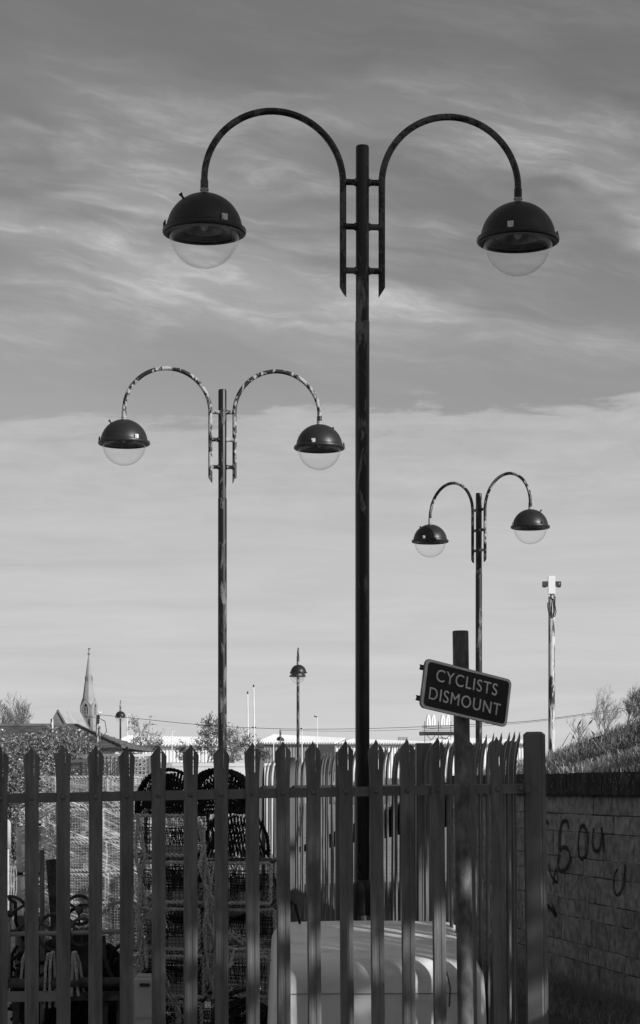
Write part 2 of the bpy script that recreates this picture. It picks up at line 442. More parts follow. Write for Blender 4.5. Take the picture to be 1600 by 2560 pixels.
# pale lichen flecks on the coping face
fl = MB()
for i in range(170):
    px_ = rw.uniform(.2, WALL_L-.2); zz = WTOP+.02+rw.random()*.15
    w_, h_ = rw.uniform(.003, .009), rw.uniform(.008, .028)
    fl.poly([(px_-w_, .0785, zz), (px_+w_, .0785, zz-h_*.2), (px_+w_*.6, .0785, zz+h_), (px_-w_*.8, .0785, zz+h_*.8)])
fl.build('lichen', M['mortar_light'], wall, kind='stuff')
def wall_local(px, py, out=.022):
    Z = WA*F/(px-800-WB*F); p = P(px, py, Z)
    d = p-W0; return Vector((d.dot(wdir), out, p.z))
def stroke(name, pts, w):
    q = MB(); L = [wall_local(*p) for p in pts]
    # smooth the stroke
    S = []
    for i in range(len(L)-1):
        a, b, c, d = L[max(i-1, 0)], L[i], L[i+1], L[min(i+2, len(L)-1)]
        for t in (0, .25, .5, .75):
            S.append(.5*((2*b)+(c-a)*t+(2*a-5*b+4*c-d)*t*t+(3*b-a-3*c+d)*t**3))
    S.append(L[-1])
    prev = None
    for i, p in enumerate(S):
        t = S[min(i+1, len(S)-1)]-S[max(i-1, 0)]; n = Vector((-t.z, 0, t.x)).normalized()
        ww = w*(.75+.5*rw.random())*.5
        cur = (p+n*ww, p-n*ww)
        if prev: q.poly([prev[0], prev[1], cur[1], cur[0]])
        prev = cur
    o = q.build(name, M['spray'], wall); at = o.data.attributes.new('edge', 'FLOAT', 'POINT')
    for i in range(0, len(q.v), 4):
        for k_, v_ in enumerate((0.0, 1.0, 1.0, 0.0)): at.data[i+k_].value = v_
    return o
stroke('graffiti', [(1428, 2072), (1424, 2054), (1412, 2056), (1405, 2085), (1403, 2130), (1401, 2165), (1408, 2178), (1422, 2170), (1431, 2148), (1427, 2125), (1414, 2118), (1405, 2128)], .05)
stroke('graffiti', [(1474, 2080), (1465, 2064), (1456, 2072), (1452, 2105), (1453, 2135), (1461, 2148), (1471, 2136), (1475, 2108), (1474, 2080)], .05)
stroke('graffiti', [(1491, 2070), (1487, 2100), (1490, 2122), (1500, 2128), (1508, 2112), (1511, 2068)], .042)
stroke('graffiti', [(1511, 2068), (1513, 2105), (1515, 2130)], .042)
stroke('graffiti', [(1551, 2172), (1542, 2190), (1541, 2218), (1548, 2238), (1560, 2226), (1566, 2196), (1570, 2160)], .03)
stroke('graffiti', [(1570, 2160), (1568, 2200), (1566, 2240)], .024)
stroke('graffiti', [(1371, 2050), (1376, 2060)], .05)
stroke('graffiti', [(1378, 2160), (1384, 2190), (1400, 2205), (1396, 2172), (1388, 2212)], .04)
stroke('graffiti', [(1372, 2262), (1386, 2275), (1396, 2290), (1388, 2262)], .05)

# ------------------------------------------------------------------ grass bank
def bank_rise(Z): return max(.17, min(.47, .40-.11*(Z-18)))
def bank_h(along, d):
    Z = 11.5+along*wdir.y
    k = bank_rise(Z)
    rise = k*min(d, 2.0)+.12*max(0, min(d-2.0, 8))
    b = .04*math.sin(along*2.1+d)+.03*math.sin(along*5.3+1)*math.cos(d*4)
    fall = 0 if along < 9 else -.10*(along-9)
    return CTOP-.05+rise+b*min(1, d*2)+fall
bk = MB(); NA, ND = 70, 40
for i in range(NA+1):
    for j in range(ND+1):
        a = -6+i*(26/NA); d = .10+j*(16/ND)*(.2+.8*j/ND)
        p = W0+wdir*a; nrm = Vector((wdir.y, -wdir.x, 0))
        q = p+nrm*d; q.z = max(0.0, bank_h(a, d)) ; bk.v.append(tuple(q))
for i in range(NA):
    for j in range(ND):
        k = i*(ND+1)+j; bk.f.append((k, k+1, k+ND+2, k+ND+1))
bank = bk.build('grass_bank', M['soil'], kind='structure', smooth=True)
nrm = Vector((wdir.y, -wdir.x, 0))
def blade(q, base, h, lean, w, rr, bend=.5):
    a = rr.uniform(0, 6.28); s = Vector((math.cos(a), math.sin(a), 0)); side = Vector((-s.y, s.x, 0))*w
    p0 = base; p1 = base+Vector((0, 0, h*.6))+s*h*lean*.4; p2 = base+Vector((0, 0, h*(1-.3*bend)))+s*h*lean
    b = len(q.v); q.v += [tuple(p0-side), tuple(p0+side), tuple(p1+side*.8), tuple(p1-side*.8), tuple(p2)]
    q.f += [(b, b+1, b+2, b+3), (b+3, b+2, b+4)]
rg = random.Random(11)
gq, gd = MB(), MB()
for i in range(38000):
    a = rg.uniform(2.2, 13); d = .12+rg.random()**1.5*3.6
    base = W0+wdir*a+nrm*d; base.z = bank_h(a, d)-.01
    blade(gq, base, rg.uniform(.03, .095), rg.uniform(.3, 1.3), rg.uniform(.0013, .003), rg)
for i in range(7500):
    a = rg.uniform(2.2, 13); d = .10+rg.random()**1.5*3.2
    base = W0+wdir*a+nrm*d; base.z = bank_h(a, d)-.01
    blade(gd, base, rg.uniform(.04, .15), rg.uniform(.2, 1.5), rg.uniform(.0012, .0034), rg, 1.0)
for i in range(700):           # straggling over the coping edge
    a = rg.uniform(2.2, 8.5); base = W0+wdir*a+nrm*rg.uniform(-.02, .16); base.z = CTOP+.002
    blade(gq if rg.random() < .8 else gd, base, rg.uniform(.03, .10), rg.uniform(.6, 1.6), .003, rg, 1.4)
gq.build('grass', M['grass'], kind='stuff'); gd.build('dry_grass', M['grass_dry'], kind='stuff')
wq = MB()
for i in range(7500):
    a = rg.uniform(1.0, 8.0); base = W0+wdir*a-nrm*(.05+rg.random()**2*.7); base.z = 0.004
    blade(wq, base, rg.uniform(.04, .16)*(1.2 if rg.random() < .2 else .7), rg.uniform(.3, 1.2), .003, rg)
wq.build('weeds', M['grass'], kind='stuff')

# reeds with bent tops on the bank crest
def reed(px, py, hpx, Z, lean, label, bent=0):
    r = thing('reed', label, 'reed', P(px, py, Z), 0, 'long bent reeds on the bank')
    h = hpx/F*Z; q = MB(); pts = []
    for i in range(9):
        t = i/8; z_ = h*(t if not bent else (t*1.6 if t < .62 else .99-(t-.62)*bent)); x_ = h*lean*(t**1.4 if not bent else t*1.2)
        pts.append((x_, 0, z_))
    q.tube(pts, [.004*(1-.75*i/8) for i in range(9)], 5); q.build('stem', M['bark'], r)
    s = MB(); e = Vector(pts[-1]); d_ = (Vector(pts[-1])-Vector(pts[-3])).normalized()
    s.tube([e-d_*h*.3, e-d_*h*.15, e], [.003, .009, .002], 5); s.build('blade', M['bark'], r)
reed(1425, 1868, 70, 18.6, .42, 'tall straight reed leaning right on the left part of the grass bank')
reed(1444, 1860, 62, 18.7, .62, 'tall thick reed leaning right beside the bare sapling on the bank')
reed(1405, 1866, 36, 18.5, .75, 'short reed with drooping tip at the left end of the bank', 1.3)
reed(1446, 1866, 46, 18.3, .75, 'bent over reed below the leaning reed on the bank', 1.0)
reed(1583, 1812, 44, 17.6, .55, 'bent reed on the bank crest at the far right', 1.0)

# ================================================================== FRONT PALISADE FENCE
def pale_mesh(name, H=1.82, wide=1.0, splay=.0):
    prof = [(-.034, .009), (-.027, 0), (-.0125, 0), (-.0065, .0035), (.0065, .0035), (.0125, 0), (.027, 0), (.034, .009)]
    T = .0028
    zs = H-.150                      # where the head is slit into three prongs
    def wx(x, z):                    # shoulders flare a little
        k = max(0, min(1, (z-(H-.17))/.09)); return x*(1+.16*k*(abs(x) > .02))
    def dy(z):
        k = max(0, (z-(H-.22)))/.22; return -splay*k*k
    q = MB()
    def strip(cols, rowsz):
        """cols: indices of profile; rowsz: list of functions z(ix) per row"""
        n = len(cols); base = len(q.v)
        for rz in rowsz:
            for side in (0, 1):
                for c in cols:
                    x, y = c
                    z = rz(x); q.v.append((wx(x, z), y+side*T+dy(z), z))
        R_ = len(rowsz)
        def idx(r, s, c): return base+r*2*n+s*n+c
        for r in range(R_-1):
            for c in range(n-1):
                q.f.append((idx(r, 0, c), idx(r, 0, c+1), idx(r+1, 0, c+1), idx(r+1, 0, c)))
                q.f.append((idx(r, 1, c+1), idx(r, 1, c), idx(r+1, 1, c), idx(r+1, 1, c+1)))
            q.f.append((idx(r, 1, 0), idx(r, 0, 0), idx(r+1, 0, 0), idx(r+1, 1, 0)))
            q.f.append((idx(r, 0, n-1), idx(r, 1, n-1), idx(r+1, 1, n-1), idx(r+1, 0, n-1)))
        for c in range(n-1):
            q.f.append((idx(R_-1, 0, c), idx(R_-1, 0, c+1), idx(R_-1, 1, c+1), idx(R_-1, 1, c)))
            q.f.append((idx(0, 1, c), idx(0, 1, c+1), idx(0, 0, c+1), idx(0, 0, c)))
    lv = [0, H*.5, H-.22, H-.19, zs]
    strip(prof, [(lambda x, z=z: z) for z in lv])
    top = lambda x: H-abs(x)*1.55                         # roof-shaped outline of the head
    cen = [(-.0118, .0005), (-.0065, .0035), (0, .0035), (.0065, .0035), (.0105, .0015)]
    mids = [0, .33, .66, 1]
    strip(cen, [(lambda x, t=t: zs+(top(x*1.2)-zs)*t) for t in mids])
    for sgn in (-1, 1):
        cols = [(.0119 if sgn < 0 else .0128, 0), (.027, 0), (.034, .009)]
        cols = cols if sgn > 0 else [(-a, b) for a, b in cols[::-1]]
        strip(cols, [(lambda x, t=t: zs+(top(x)-.002-zs)*t) for t in mids])
    return q.mesh(name, M['pale'])
PALE = pale_mesh('pale')
BOLT = MB().lathe([(.0, -.013), (.007, -.011), (.0115, -.005), (.0125, 0), (.0125, .006)], 12, m=Matrix.Rotation(R(-90), 3, 'X')).mesh('bolt', M['fencepost'], True)
def zfence(px): return 9.74+.32*(px/1312)
tips = [(-78, 1866), (1, 1865), (79, 1865), (159, 1862), (238, 1862), (317, 1864), (397, 1862), (476, 1860), (555, 1860), (632, 1855), (708, 1852), (784, 1852), (864, 1850), (940, 1848), (1016, 1846), (1093, 1843), (1168, 1842), (1242, 1841)]
fence = thing('palisade_fence', 'front palisade fence of grey pointed steel pales across the bottom of the view', 'fence', P(-78, 2300, zfence(-78))*1.0)
fence.location.z = 0
fo = fence.location.copy()
rl0 = P(-120, 1999, zfence(-120)); rl1 = P(1306, 1971, zfence(1306))
fd = (rl1-rl0).normalized(); fang = math.atan2(fd.y, fd.x)
def frail(px, dz=0.0):
    t = (px+120)/(1306+120); return rl0.lerp(rl1, t)+Vector((0, 0, dz))
for px, py in tips:
    p = P(px, py, zfence(px)); lean = R(-.9)*max(0, (px-560)/700)
    o = link('pale', PALE, fence, Vector((p.x, p.y, p.z-1.82))-fo, rot=(rnd.uniform(-.004, .004), lean+rnd.uniform(-.002, .002), fang+rnd.uniform(-.02, .02)))
    # lean about the head, so that the tip stays where it is
    o.location.x += -math.sin(lean)*1.82
    rz_ = frail(px).z
    link('bolt', BOLT, o, (0, .0035, rz_-(p.z-1.82)))
back = Vector((-fd.y, fd.x, 0)).normalized()*.019
q = MB(); q.bar(rl0+back-fo, rl1+back-fo, .006, .048); q.bar(rl0+back*2.6-fo+Vector((0, 0, -.021)), rl1+back*2.6-fo+Vector((0, 0, -.021)), .05, .005)
q.build('rail', M['fencepost'], fence)
q = MB(); lo_ = Vector((0, 0, -1.25)); q.bar(rl0+back-fo+lo_, rl1+back-fo+lo_, .006, .048); q.build('rail', M['fencepost'], fence)
# gate post closing the fence on the right
gp = P(1342, 1829, 10.1); GH = gp.z
def post_mesh(H, w=.1, ch=.014):
    bm = bmesh.new(); bmesh.ops.create_cube(bm, size=1)
    bmesh.ops.scale(bm, vec=(w, w, H), verts=bm.verts); bmesh.ops.translate(bm, vec=(0, 0, H/2), verts=bm.verts)
    vert = [e for e in bm.edges if abs(e.verts[0].co.z-e.verts[1].co.z) > H*.5]
    bmesh.ops.bevel(bm, geom=vert, offset=.012, segments=3, affect='EDGES')
    topv = [e for e in bm.edges if e.verts[0].co.z > H-.001 and e.verts[1].co.z > H-.001]
    bmesh.ops.bevel(bm, geom=topv, offset=ch, segments=1, affect='EDGES')
    me = bpy.data.meshes.new('fence_post'); bm.to_mesh(me); bm.free(); me.materials.append(M['fencepost']); return me
link('fence_post', post_mesh(GH, .098), fence, Vector((gp.x+.012, gp.y+.03, 0))-fo, rot=(0, R(-.7), R(-19)))
q = MB(); e0 = frail(1255); e1 = frail(1322)
fr = Vector((-fd.y, fd.x, 0)).normalized()*-.004
q.bar(e0+fr+back*.5-fo, frail(1308)+fr+back*.5-fo, .006, .05); q.bar(frail(1300)+back*.9-fo-Vector((0, 0, -.002)), e1+Vector((0, -.02, 0))-fo, .006, .036)
q.build('splice_plate', M['fencepost'], fence)
link('bolt', BOLT, fence, frail(1302)+fr-Vector((0, .004, 0))-fo)

# ================================================================== SIDE PALISADE FENCE
side = thing('palisade_fence', 'side palisade fence running away behind the front fence towards the tall lamp', 'fence', (FA+FB*10.1, 10.1, 0))
so_ = side.location.copy()
sdir = Vector((FB, 1, 0)).normalized(); sang = math.atan2(sdir.y, sdir.x)
PALE2 = pale_mesh('pale', 1.86, splay=.035)
L_side = 11.35; n_side = int(L_side/.155)
for i in range(1, n_side+1):
    p = sdir*(i*.155)
    # head faces the path on the right
    link('pale', PALE2, side, p+Vector((0, 0, .03+rnd.uniform(-.008, .008)))+Vector((rnd.uniform(-.004, .004), 0, 0)), rot=(rnd.uniform(-.008, .008), rnd.uniform(-.008, .008), sang-math.pi+math.pi+rnd.uniform(-.05, .05)))
off = Vector((sdir.y, -sdir.x, 0))*-.018
for z_ in (.30, 1.595):
    q = MB(); q.bar(off+Vector((0, 0, z_)), sdir*L_side+off+Vector((0, 0, z_)), .006, .045); q.bar(off*2.4+Vector((0, 0, z_-.02)), sdir*L_side+off*2.4+Vector((0, 0, z_-.02)), .045, .005)
    q.build('rail', M['fencepost'], side)
PM = post_mesh(1.88, .095, .004)
for Z in (12.72, 15.75, 18.85, 21.35):
    link('fence_post', PM, side, sdir*((Z-10.1)/sdir.y)+off*(-.2 if Z < 14 else 2.6), rot=(0, 0, R(4)))

# ================================================================== TWIN ARM STREET LAMPS
H_L = EYE+(HOR-365)/376.0         # top of column
k = 1/376.0
def lamp():
    r = thing('street_lamp', '', 'street lamp', (0, 0, 0), 0, 'twin-armed globe street lamps')
    q = MB(); q.lathe([(.085, 0), (.085, .02), (.078, .03), (.078, .90), (.07, .95), (.047, .985), (.047, .99)], 24); b = q.build('base', M['pole'], r, True, sharp=30)
    q = MB(); q.box((0, -.077, .5), (.09, .012, .5)); q.build('access_door', M['pole'], b)
    zj = EYE+(HOR-803)*k
    q = MB(); q.lathe([(.0475, .985), (.0475, zj-.006), (.044, zj), (.044, zj+.004)], 24); q.build('pole', M['pole'], r, True, sharp=30)
    q = MB(); q.lathe([(.0445, zj), (.0445, H_L-.012), (.041, H_L), (0, H_L)], 24); q.build('pole', M['pole'], r, True, sharp=30)
    A, RAD, TR = .130, .460, .0225
    zb = EYE+(HOR-744)*k; zt = EYE+(HOR-458)*k; ze = EYE+(HOR-482)*k
    for s in (-1, 1):
        pts = [(s*A, 0, zb+.03), (s*A, 0, zb+.2), (s*A, 0, zt-.02)]
        for i in range(41):
            a = math.pi*i/40
            pts.append((s*(A+RAD-RAD*math.cos(a)), 0, zt+RAD*math.sin(a)))
        xe = s*(A+2*RAD); pts += [(xe, 0, ze+.01), (xe, 0, ze-.01)]
        q = MB(); q.tube(pts, TR, 14)
        # slanting cut at the foot of the arm
        n = 14
        for kk in range(n):
            v = Vector(q.v[kk]); f = (v.x*s-A)/TR      # outer side higher
            q.v[kk] = (v.x, v.y, zb+.035+f*.035)
        arm = q.build('arm', M['arm'], r, True, sharp=40)
        q = MB(); q.tube([(xe, 0, ze+.055), (xe, 0, ze-.012)], .0265, 14); q.build('sleeve', M['arm'], arm, True, sharp=40)
        for py in (456, 567, 677):
            zz = EYE+(HOR-py)*k
            q = MB(); q.tube([(s*.035, 0, zz), (s*.05, 0, zz), (s*.058, 0, zz), (s*.104, 0, zz), (s*.112, 0, zz), (s*A, 0, zz)], [.03, .026, .021, .021, .026, .027], 12); q.build('bracket', M['arm'], r, True)
        # head
        zr = EYE+(HOR-588)*k                          # rim plane
        prof = [(.0, .245), (.03, .245)]
        for i in range(1, 15):
            a = R(90-i*6.2); prof.append((.252*math.cos(a), .247*math.sin(a)))
        prof += [(.2555, .022), (.2745, .010), (.278, -.004), (.274, -.018), (.262, -.024), (.238, -.020)]
        q = MB(); q.lathe(prof, 40)
        h = q.build('lamp_shade', M['dome'], r, True, loc=(xe, 0, zr), sharp=35)
        q = MB(); q.lathe([(.024, .242), (.03, .245), (.031, .254), (.024, .258), (.024, .263), (.030, .266), (.030, .277), (.0, .277)], 16); q.build('collar', M['collar'], h, True, sharp=40)
        q = MB(); pr = [(.233*math.cos(R(a)), -.012-.232*math.sin(R(a))) for a in range(0, 90, 6)]+[(.0, -.244)]
        q.lathe(pr, 36); q.build('glass_bowl', M['bowl'], h, True)
        q = MB(); q.lathe([(.236, -.014), (.150, -.006), (.142, .004)], 32); q.build('reflector_ring', M['reflector'], h, True)
        q = MB(); q.lathe([(.142, .004), (.125, .05), (.09, .09), (0, .105)], 24); q.build('reflector_cup', M['reflector_in'], h, True)
        q = MB(); q.ell((0, 0, .045), (.03, .03, .045), 10, 6); q.build('bulb', M['clip'], h, True)
        for ca, nm in ((R(-62 if s < 0 else -112), 'clip'), (R(118), 'clip'), (R(186 if s < 0 else -4), 'latch')):
            rot = Matrix.Rotation(ca, 3, 'Z')
            q = MB(); q.box(rot@Vector((.262, 0, .032)), (.008, .040, .044), rot); q.box(rot@Vector((.269, 0, .026)), (.008, .018, .030), rot)
            q.build(nm, M['clip'] if nm == 'clip' else M['dark_metal'], h)
        a = R(200 if s < 0 else 20); q = MB(); b_ = Vector((.155*math.cos(a), .155*math.sin(a), .205)); n_ = b_.normalized()
        q.tube([b_-n_*.01, b_+n_*.012, b_+n_*.013, b_+n_*.028], [.008, .008, .013, .013], 8); q.build('knob', M['dark_metal'], h)
    return r
L1 = lamp()
def place(px, Z): return (PX(px, Z), Z, 0)
L1['label'] = 'tallest and nearest street lamp, black with two curved arms, rising in the centre'
L1.location = place(906, 13.3); L1.rotation_euler = (0, 0, R(5.6))
dup(L1, place(556, 21.45), R(8), 'middle-sized street lamp with flaking arms, left of the tall black lamp')
dup(L1, place(1197, 29.0), R(-51), 'street lamp seen obliquely with its right globe higher, behind the tilted sign')
dup(L1, place(745, 65.0), R(-88.6), 'small distant street lamp seen end-on left of the tall lamp, above the warehouse roof')
dup(L1, place(301, 104.0), R(-84), 'distant street lamp seen end-on just right of the church')
dup(L1, place(701, 156.0), R(-92), 'farthest and smallest street lamp, its dome just above the fence tips')

for o in [c for ch in L1.children for c in (ch, *ch.children)]:
    if o.data.materials[0] == M['arm']: o.data = o.data.copy(); o.data.materials[0] = M['arm_dark']

# ================================================================== CYCLISTS DISMOUNT SIGN
SZ = 9.45; sgn = thing('cyclists_sign', 'black sign reading CYCLISTS DISMOUNT, tilted on a round grey post', 'sign', (PX(1161, SZ), SZ, 0))
ph = PZ(1577, SZ)
q = MB(); q.lathe([(.038, 0), (.038, ph-.004), (.035, ph), (0, ph)], 28); o = q.build('post', M['signpost'], sgn, True, sharp=35); o.rotation_euler = (0, R(-.75), 0)
o.location = (.012, 0, 0)
ctr = P(1163, 1735, SZ)-sgn.location; ctr.y = -.062
yaw = R(37); tilt = R(8.9)
PW, PH_ = .545, .231
pm = Matrix.Rotation(yaw, 3, 'Z') @ Matrix.Rotation(tilt, 3, 'Y')
def rrect(w, h, r, n=6):
    pts = []
    for cx, cy, a0 in ((w/2-r, h/2-r, 0), (-w/2+r, h/2-r, 90), (-w/2+r, -h/2+r, 180), (w/2-r, -h/2+r, 270)):
        for i in range(n+1):
            a = R(a0+90*i/n); pts.append((cx+r*math.cos(a), cy+r*math.sin(a)))
    return pts
def plate(w, h, r, y0, y1):
    q = MB(); o_ = rrect(w, h, r); n = len(o_)
    q.v = [(x, y0, z) for x, z in o_]+[(x, y1, z) for x, z in o_]
    q.f = [tuple(range(n))[::1], tuple(range(n, 2*n))[::-1]]+[(i+n, (i+1) % n+n, (i+1) % n, i) for i in range(n)]
    return q
def sub(o):
    o.matrix_local = Matrix.Translation(ctr) @ pm.to_4x4(); return o
pl = sub(plate(PW, PH_, .028, -.004, .004).build('sign_plate', M['sign_edge'], sgn))
plate(PW-.004, PH_-.004, .027, -.0062, -.0042).build('border', M['sign_white'], pl)
plate(PW-.036, PH_-.026, .018, -.0082, -.0064).build('black_panel', M['sign_black'], pl)
def text_mesh(body, size, x, z, parent, width):
    cu = bpy.data.curves.new('lettering', 'FONT'); cu.body = body; cu.size = size; cu.align_x = 'LEFT'; cu.align_y = 'BOTTOM_BASELINE'
    cu.space_character = 1.12; cu.extrude = .0004; cu.offset = .0001
    ob = bpy.data.objects.new('tmp', cu); COL.objects.link(ob)
    dg = bpy.context.evaluated_depsgraph_get(); me = bpy.data.meshes.new_from_object(ob.evaluated_get(dg))
    bpy.data.objects.remove(ob); bpy.data.curves.remove(cu)
    me.name = 'lettering'; me.materials.clear(); me.materials.append(M['sign_white'])
    xs = [v.co.x for v in me.vertices]; ys = [v.co.y for v in me.vertices]
    sx_ = width/(max(xs)-min(xs)); x0 = min(xs)
    for v in me.vertices: v.co = Vector((x+(v.co.x-x0)*sx_, -.0088-v.co.z, z+v.co.y))
    return link('lettering', me, parent)
CAP = .0595; FS = CAP/.727
text_mesh('CYCLISTS', FS, -.200, .022, pl, .383)
text_mesh('DISMOUNT', FS, -.230, -.068, pl, .446)
q = MB()
for z_ in (.072, -.072):
    q.box((.0, .014, z_), (PW+.012, .018, .022))
q.build('channel', M['dark_metal'], pl)
q = MB()
for z_ in (.072, -.072):
    for d_ in (-.009, .009): q.tube([(-PW/2-.001, .012, z_+d_), (-PW/2-.016, .012, z_+d_)], .0028, 6)
q.build('bolt', M['dark_metal'], pl)
q = MB()
for z_ in (.09, -.09):
    c = ctr+Vector((0, 0, z_)); q.lathe([(.0395, -.012), (.042, -.012), (.042, .012), (.0395, .012)], 24, (.006, 0, c.z)); q.bar((.004, -.036, c.z), (ctr.x, ctr.y+.02, c.z), .03, .02)
q.build('clamp', M['dark_metal'], sgn)

# ================================================================== CAMERA MAST on the right
CZ = 35.0
ms = thing('camera_mast', 'flaking mast topped by a white box and two small dark cameras, right of the sign', 'mast', place(1379, CZ))
c_ = CZ/F; zt = PZ(1492, CZ)
q = MB(); q.lathe([(.06, 0), (.0575, zt), (0, zt)], 20); q.build('pole', M['cctv'], ms, True, sharp=35)
zb = PZ(1463, CZ); q = MB(); q.box((0, 0, zb), (.122, .10, .315)); q.build('box', M['white_box'], ms)
q = MB(); q.tube([(0, 0, zt-.02), (0, 0, zb-.15)], .018, 8); q.build('stub', M['collar'], ms)
for s in (-1, 1):
    q = MB(); q.box((s*.112, -.01, zb+.02), (.10, .085, .085)); q.box((s*.125, -.01, zb-.03), (.06, .06, .018)); o = q.build('camera_housing', M['light_head'], ms)
    if s > 0:
        q = MB(); q.lathe([(.014, -.0575), (.010, -.0575), (0, -.054)], 12, (s*.128, 0, zb+.02), None)
        q2 = MB(); q2.lathe([(0, 0), (.012, 0), (.014, .006)], 12, (s*.132, -.055, zb+.02), Matrix.Rotation(R(-90), 3, 'X')); q2.build('lens', M['collar'], o)
q = MB()
q.tube([(.02, -.05, zb-.15), (.055, -.06, zb-.22), (.05, -.06, zb-.34), (.07, -.065, zb-.47), (.05, -.065, zb-.55), (0, -.07, zb-.57), (-.055, -.065, zb-.50), (-.075, -.05, zb-.38), (-.07, -.03, zb-.31)], .009, 6)
q.tube([(-.02, -.05, zb-.15), (-.03, -.06, zb-.2), (.04, -.07, zb-.28), (.045, -.065, zb-.45), (.03, -.065, zb-.54)], .008, 6)
q.build('cable', M['cable'], ms, True)

# ================================================================== TREES AND BUILDINGS OUTSIDE THE FRAME THAT SHADE THE FOREGROUND
def leaf_mass(q, blobs, n, size, rr, flat=.0):
    """many leaf faces through a crown made of ellipsoids (centre, radii, weight)"""
    tot = sum(b[2] for b in blobs)
    for c, r, w in blobs:
        c = Vector(c)
        for i in range(int(n*w/tot)):
            v = Vector((rr.gauss(0, 1), rr.gauss(0, 1), rr.gauss(0, 1))).normalized()*(rr.random()**.45)
            p = c+Vector((v.x*r[0], v.y*r[1], v.z*r[2]))
            s_ = size*rr.uniform(.6, 1.35)
            a = Vector((rr.gauss(0, 1), rr.gauss(0, 1), rr.gauss(0, .8))).normalized()
            b = a.orthogonal().normalized(); b = Quaternion(a, rr.uniform(0, 6.28)) @ b
            e = a.cross(b)
            q.poly([p-b*s_*.5, p+e*s_*.24-b*s_*.08, p+b*s_*.5, p-e*s_*.24+b*s_*.02])
def branchy(q, base, h, r0, rr, depth=4, spread=.55, n=4, tips=None, up=.25, ratio=.68, kids=3, trunk=.3, rmin=0.0):
    def grow(p, d, L, r, lev):
        m = 4; pts = [p]; dd = d.copy()
        for i in range(m):
            dd = (dd+Vector((rr.gauss(0, .10), rr.gauss(0, .10), rr.gauss(0, .06)+up*.12))).normalized()
            pts.append(pts[-1]+dd*L/m)
        q.tube(pts, [max(rmin, r*(1-.45*i/m)) for i in range(m+1)], n if lev < 2 else 3, cap=False)
        if lev >= depth:
            if tips is not None: tips.append(pts[-1])
            return
        nk = kids if lev else kids+1
        for i in range(nk):
            t = 1.0 if i == 0 else rr.uniform(.35, .95)
            pp = pts[min(m, int(t*m))]
            a = rr.uniform(0, 6.28); o_ = dd.orthogonal().normalized(); o_ = Quaternion(dd, a) @ o_
            nd = (dd+o_*spread*rr.uniform(.6, 1.3)).normalized()
            grow(pp, nd, L*ratio*rr.uniform(.75, 1.15), r*.55, lev+1)
    grow(Vector(base), Vector((0, 0, 1)), h*trunk, r0, 0)
rt = random.Random(21)
def shade_tree(loc, h, blobs, n, label):
    t = thing('broadleaf_tree', label, 'tree', loc, 0, 'trees along the right of the path')
    q = MB(); q.tube([(0, 0, 0), (.05, .03, 2), (-.05, .05, 4.5), (0, 0, h*.85)], [.22, .17, .13, .03], 10)
    for i in range(7):
        a = i*2.4; z0 = 4.8+i*(h-6)/7; q.tube([(0, 0, z0), (math.cos(a)*.8, math.sin(a)*.8, z0+.5), (math.cos(a)*1.5, math.sin(a)*1.5, z0+.8)], [.06, .04, .01], 5)
    q.build('trunk', M['bark'], t, True)
    q = MB(); leaf_mass(q, blobs, n, .34, rt); q.build('crown', M['leaf_dark'], t)
shade_tree((9, -.8, 0), 10, [((0, 0, 8.2), (2.2, 2.4, 2.6), 10), ((0, .3, 5.6), (1.6, 2.4, 1.1), 2.8)], 10500, 'dense broadleaf tree nearest the camera beside the path, out of view on the right')
shade_tree((9, 3.2, 0), 12, [((0, 0, 9.3), (2.2, 2.6, 3.1), 10), ((0, .1, 6.45), (1.7, 2.5, .75), 2.2), ((0, .2, 5.1), (1.5, 2.2, .7), .22)], 11500, 'tall dense broadleaf tree in the middle of the row, out of view on the right')
shade_tree((9, 5.3, 0), 12.5, [((0, .1, 10.0), (2.0, 2.1, 2.7), 10), ((0, -.4, 7.3), (1.6, 1.7, 1.5), 4), ((0, -.6, 5.5), (1.4, 1.8, .6), .12)], 9000, 'tallest broadleaf tree of the row, out of view right')
shade_tree((9, 11.2, 0), 9.5, [((0, -.1, 7.9), (1.4, 1.0, 1.15), 10)], 2400, 'smaller round broadleaf tree at the far end of the row, out of view')
shade_tree((9, 8.3, 0), 6.4, [((0, 0, 5.15), (1.4, 1.5, .95), 10)], 420, 'added low thin tree between the tallest and the roundest tree, out of view, shading the side fence')  # thin crown put in to darken the side fence pales
bb = thing('added_brick_building', 'added long dark brick building, unseen behind the camera, blocking sky light', 'building', (-4, -9, 0))  # added out of view to cut the sky light reaching the fence
q = MB(); q.box((0, -4, 3), (34, 8, 6)); q.build('wall', M['brick'], bb)
q = MB(); q.poly([(-17.3, .3, 5.9), (17.3, .3, 5.9), (17.3, -4, 8.5), (-17.3, -4, 8.5)]); q.poly([(17.3, -8.3, 5.9), (-17.3, -8.3, 5.9), (-17.3, -4, 8.5), (17.3, -4, 8.5)]); q.build('roof', M['slate'], bb)
for i in range(8):
    for z_ in (1.0, 3.6):
        q = MB(); q.box((-14.5+i*4, .02, z_+.7), (1.2, .06, 1.5)); q.build('window', M['opening'], bb)

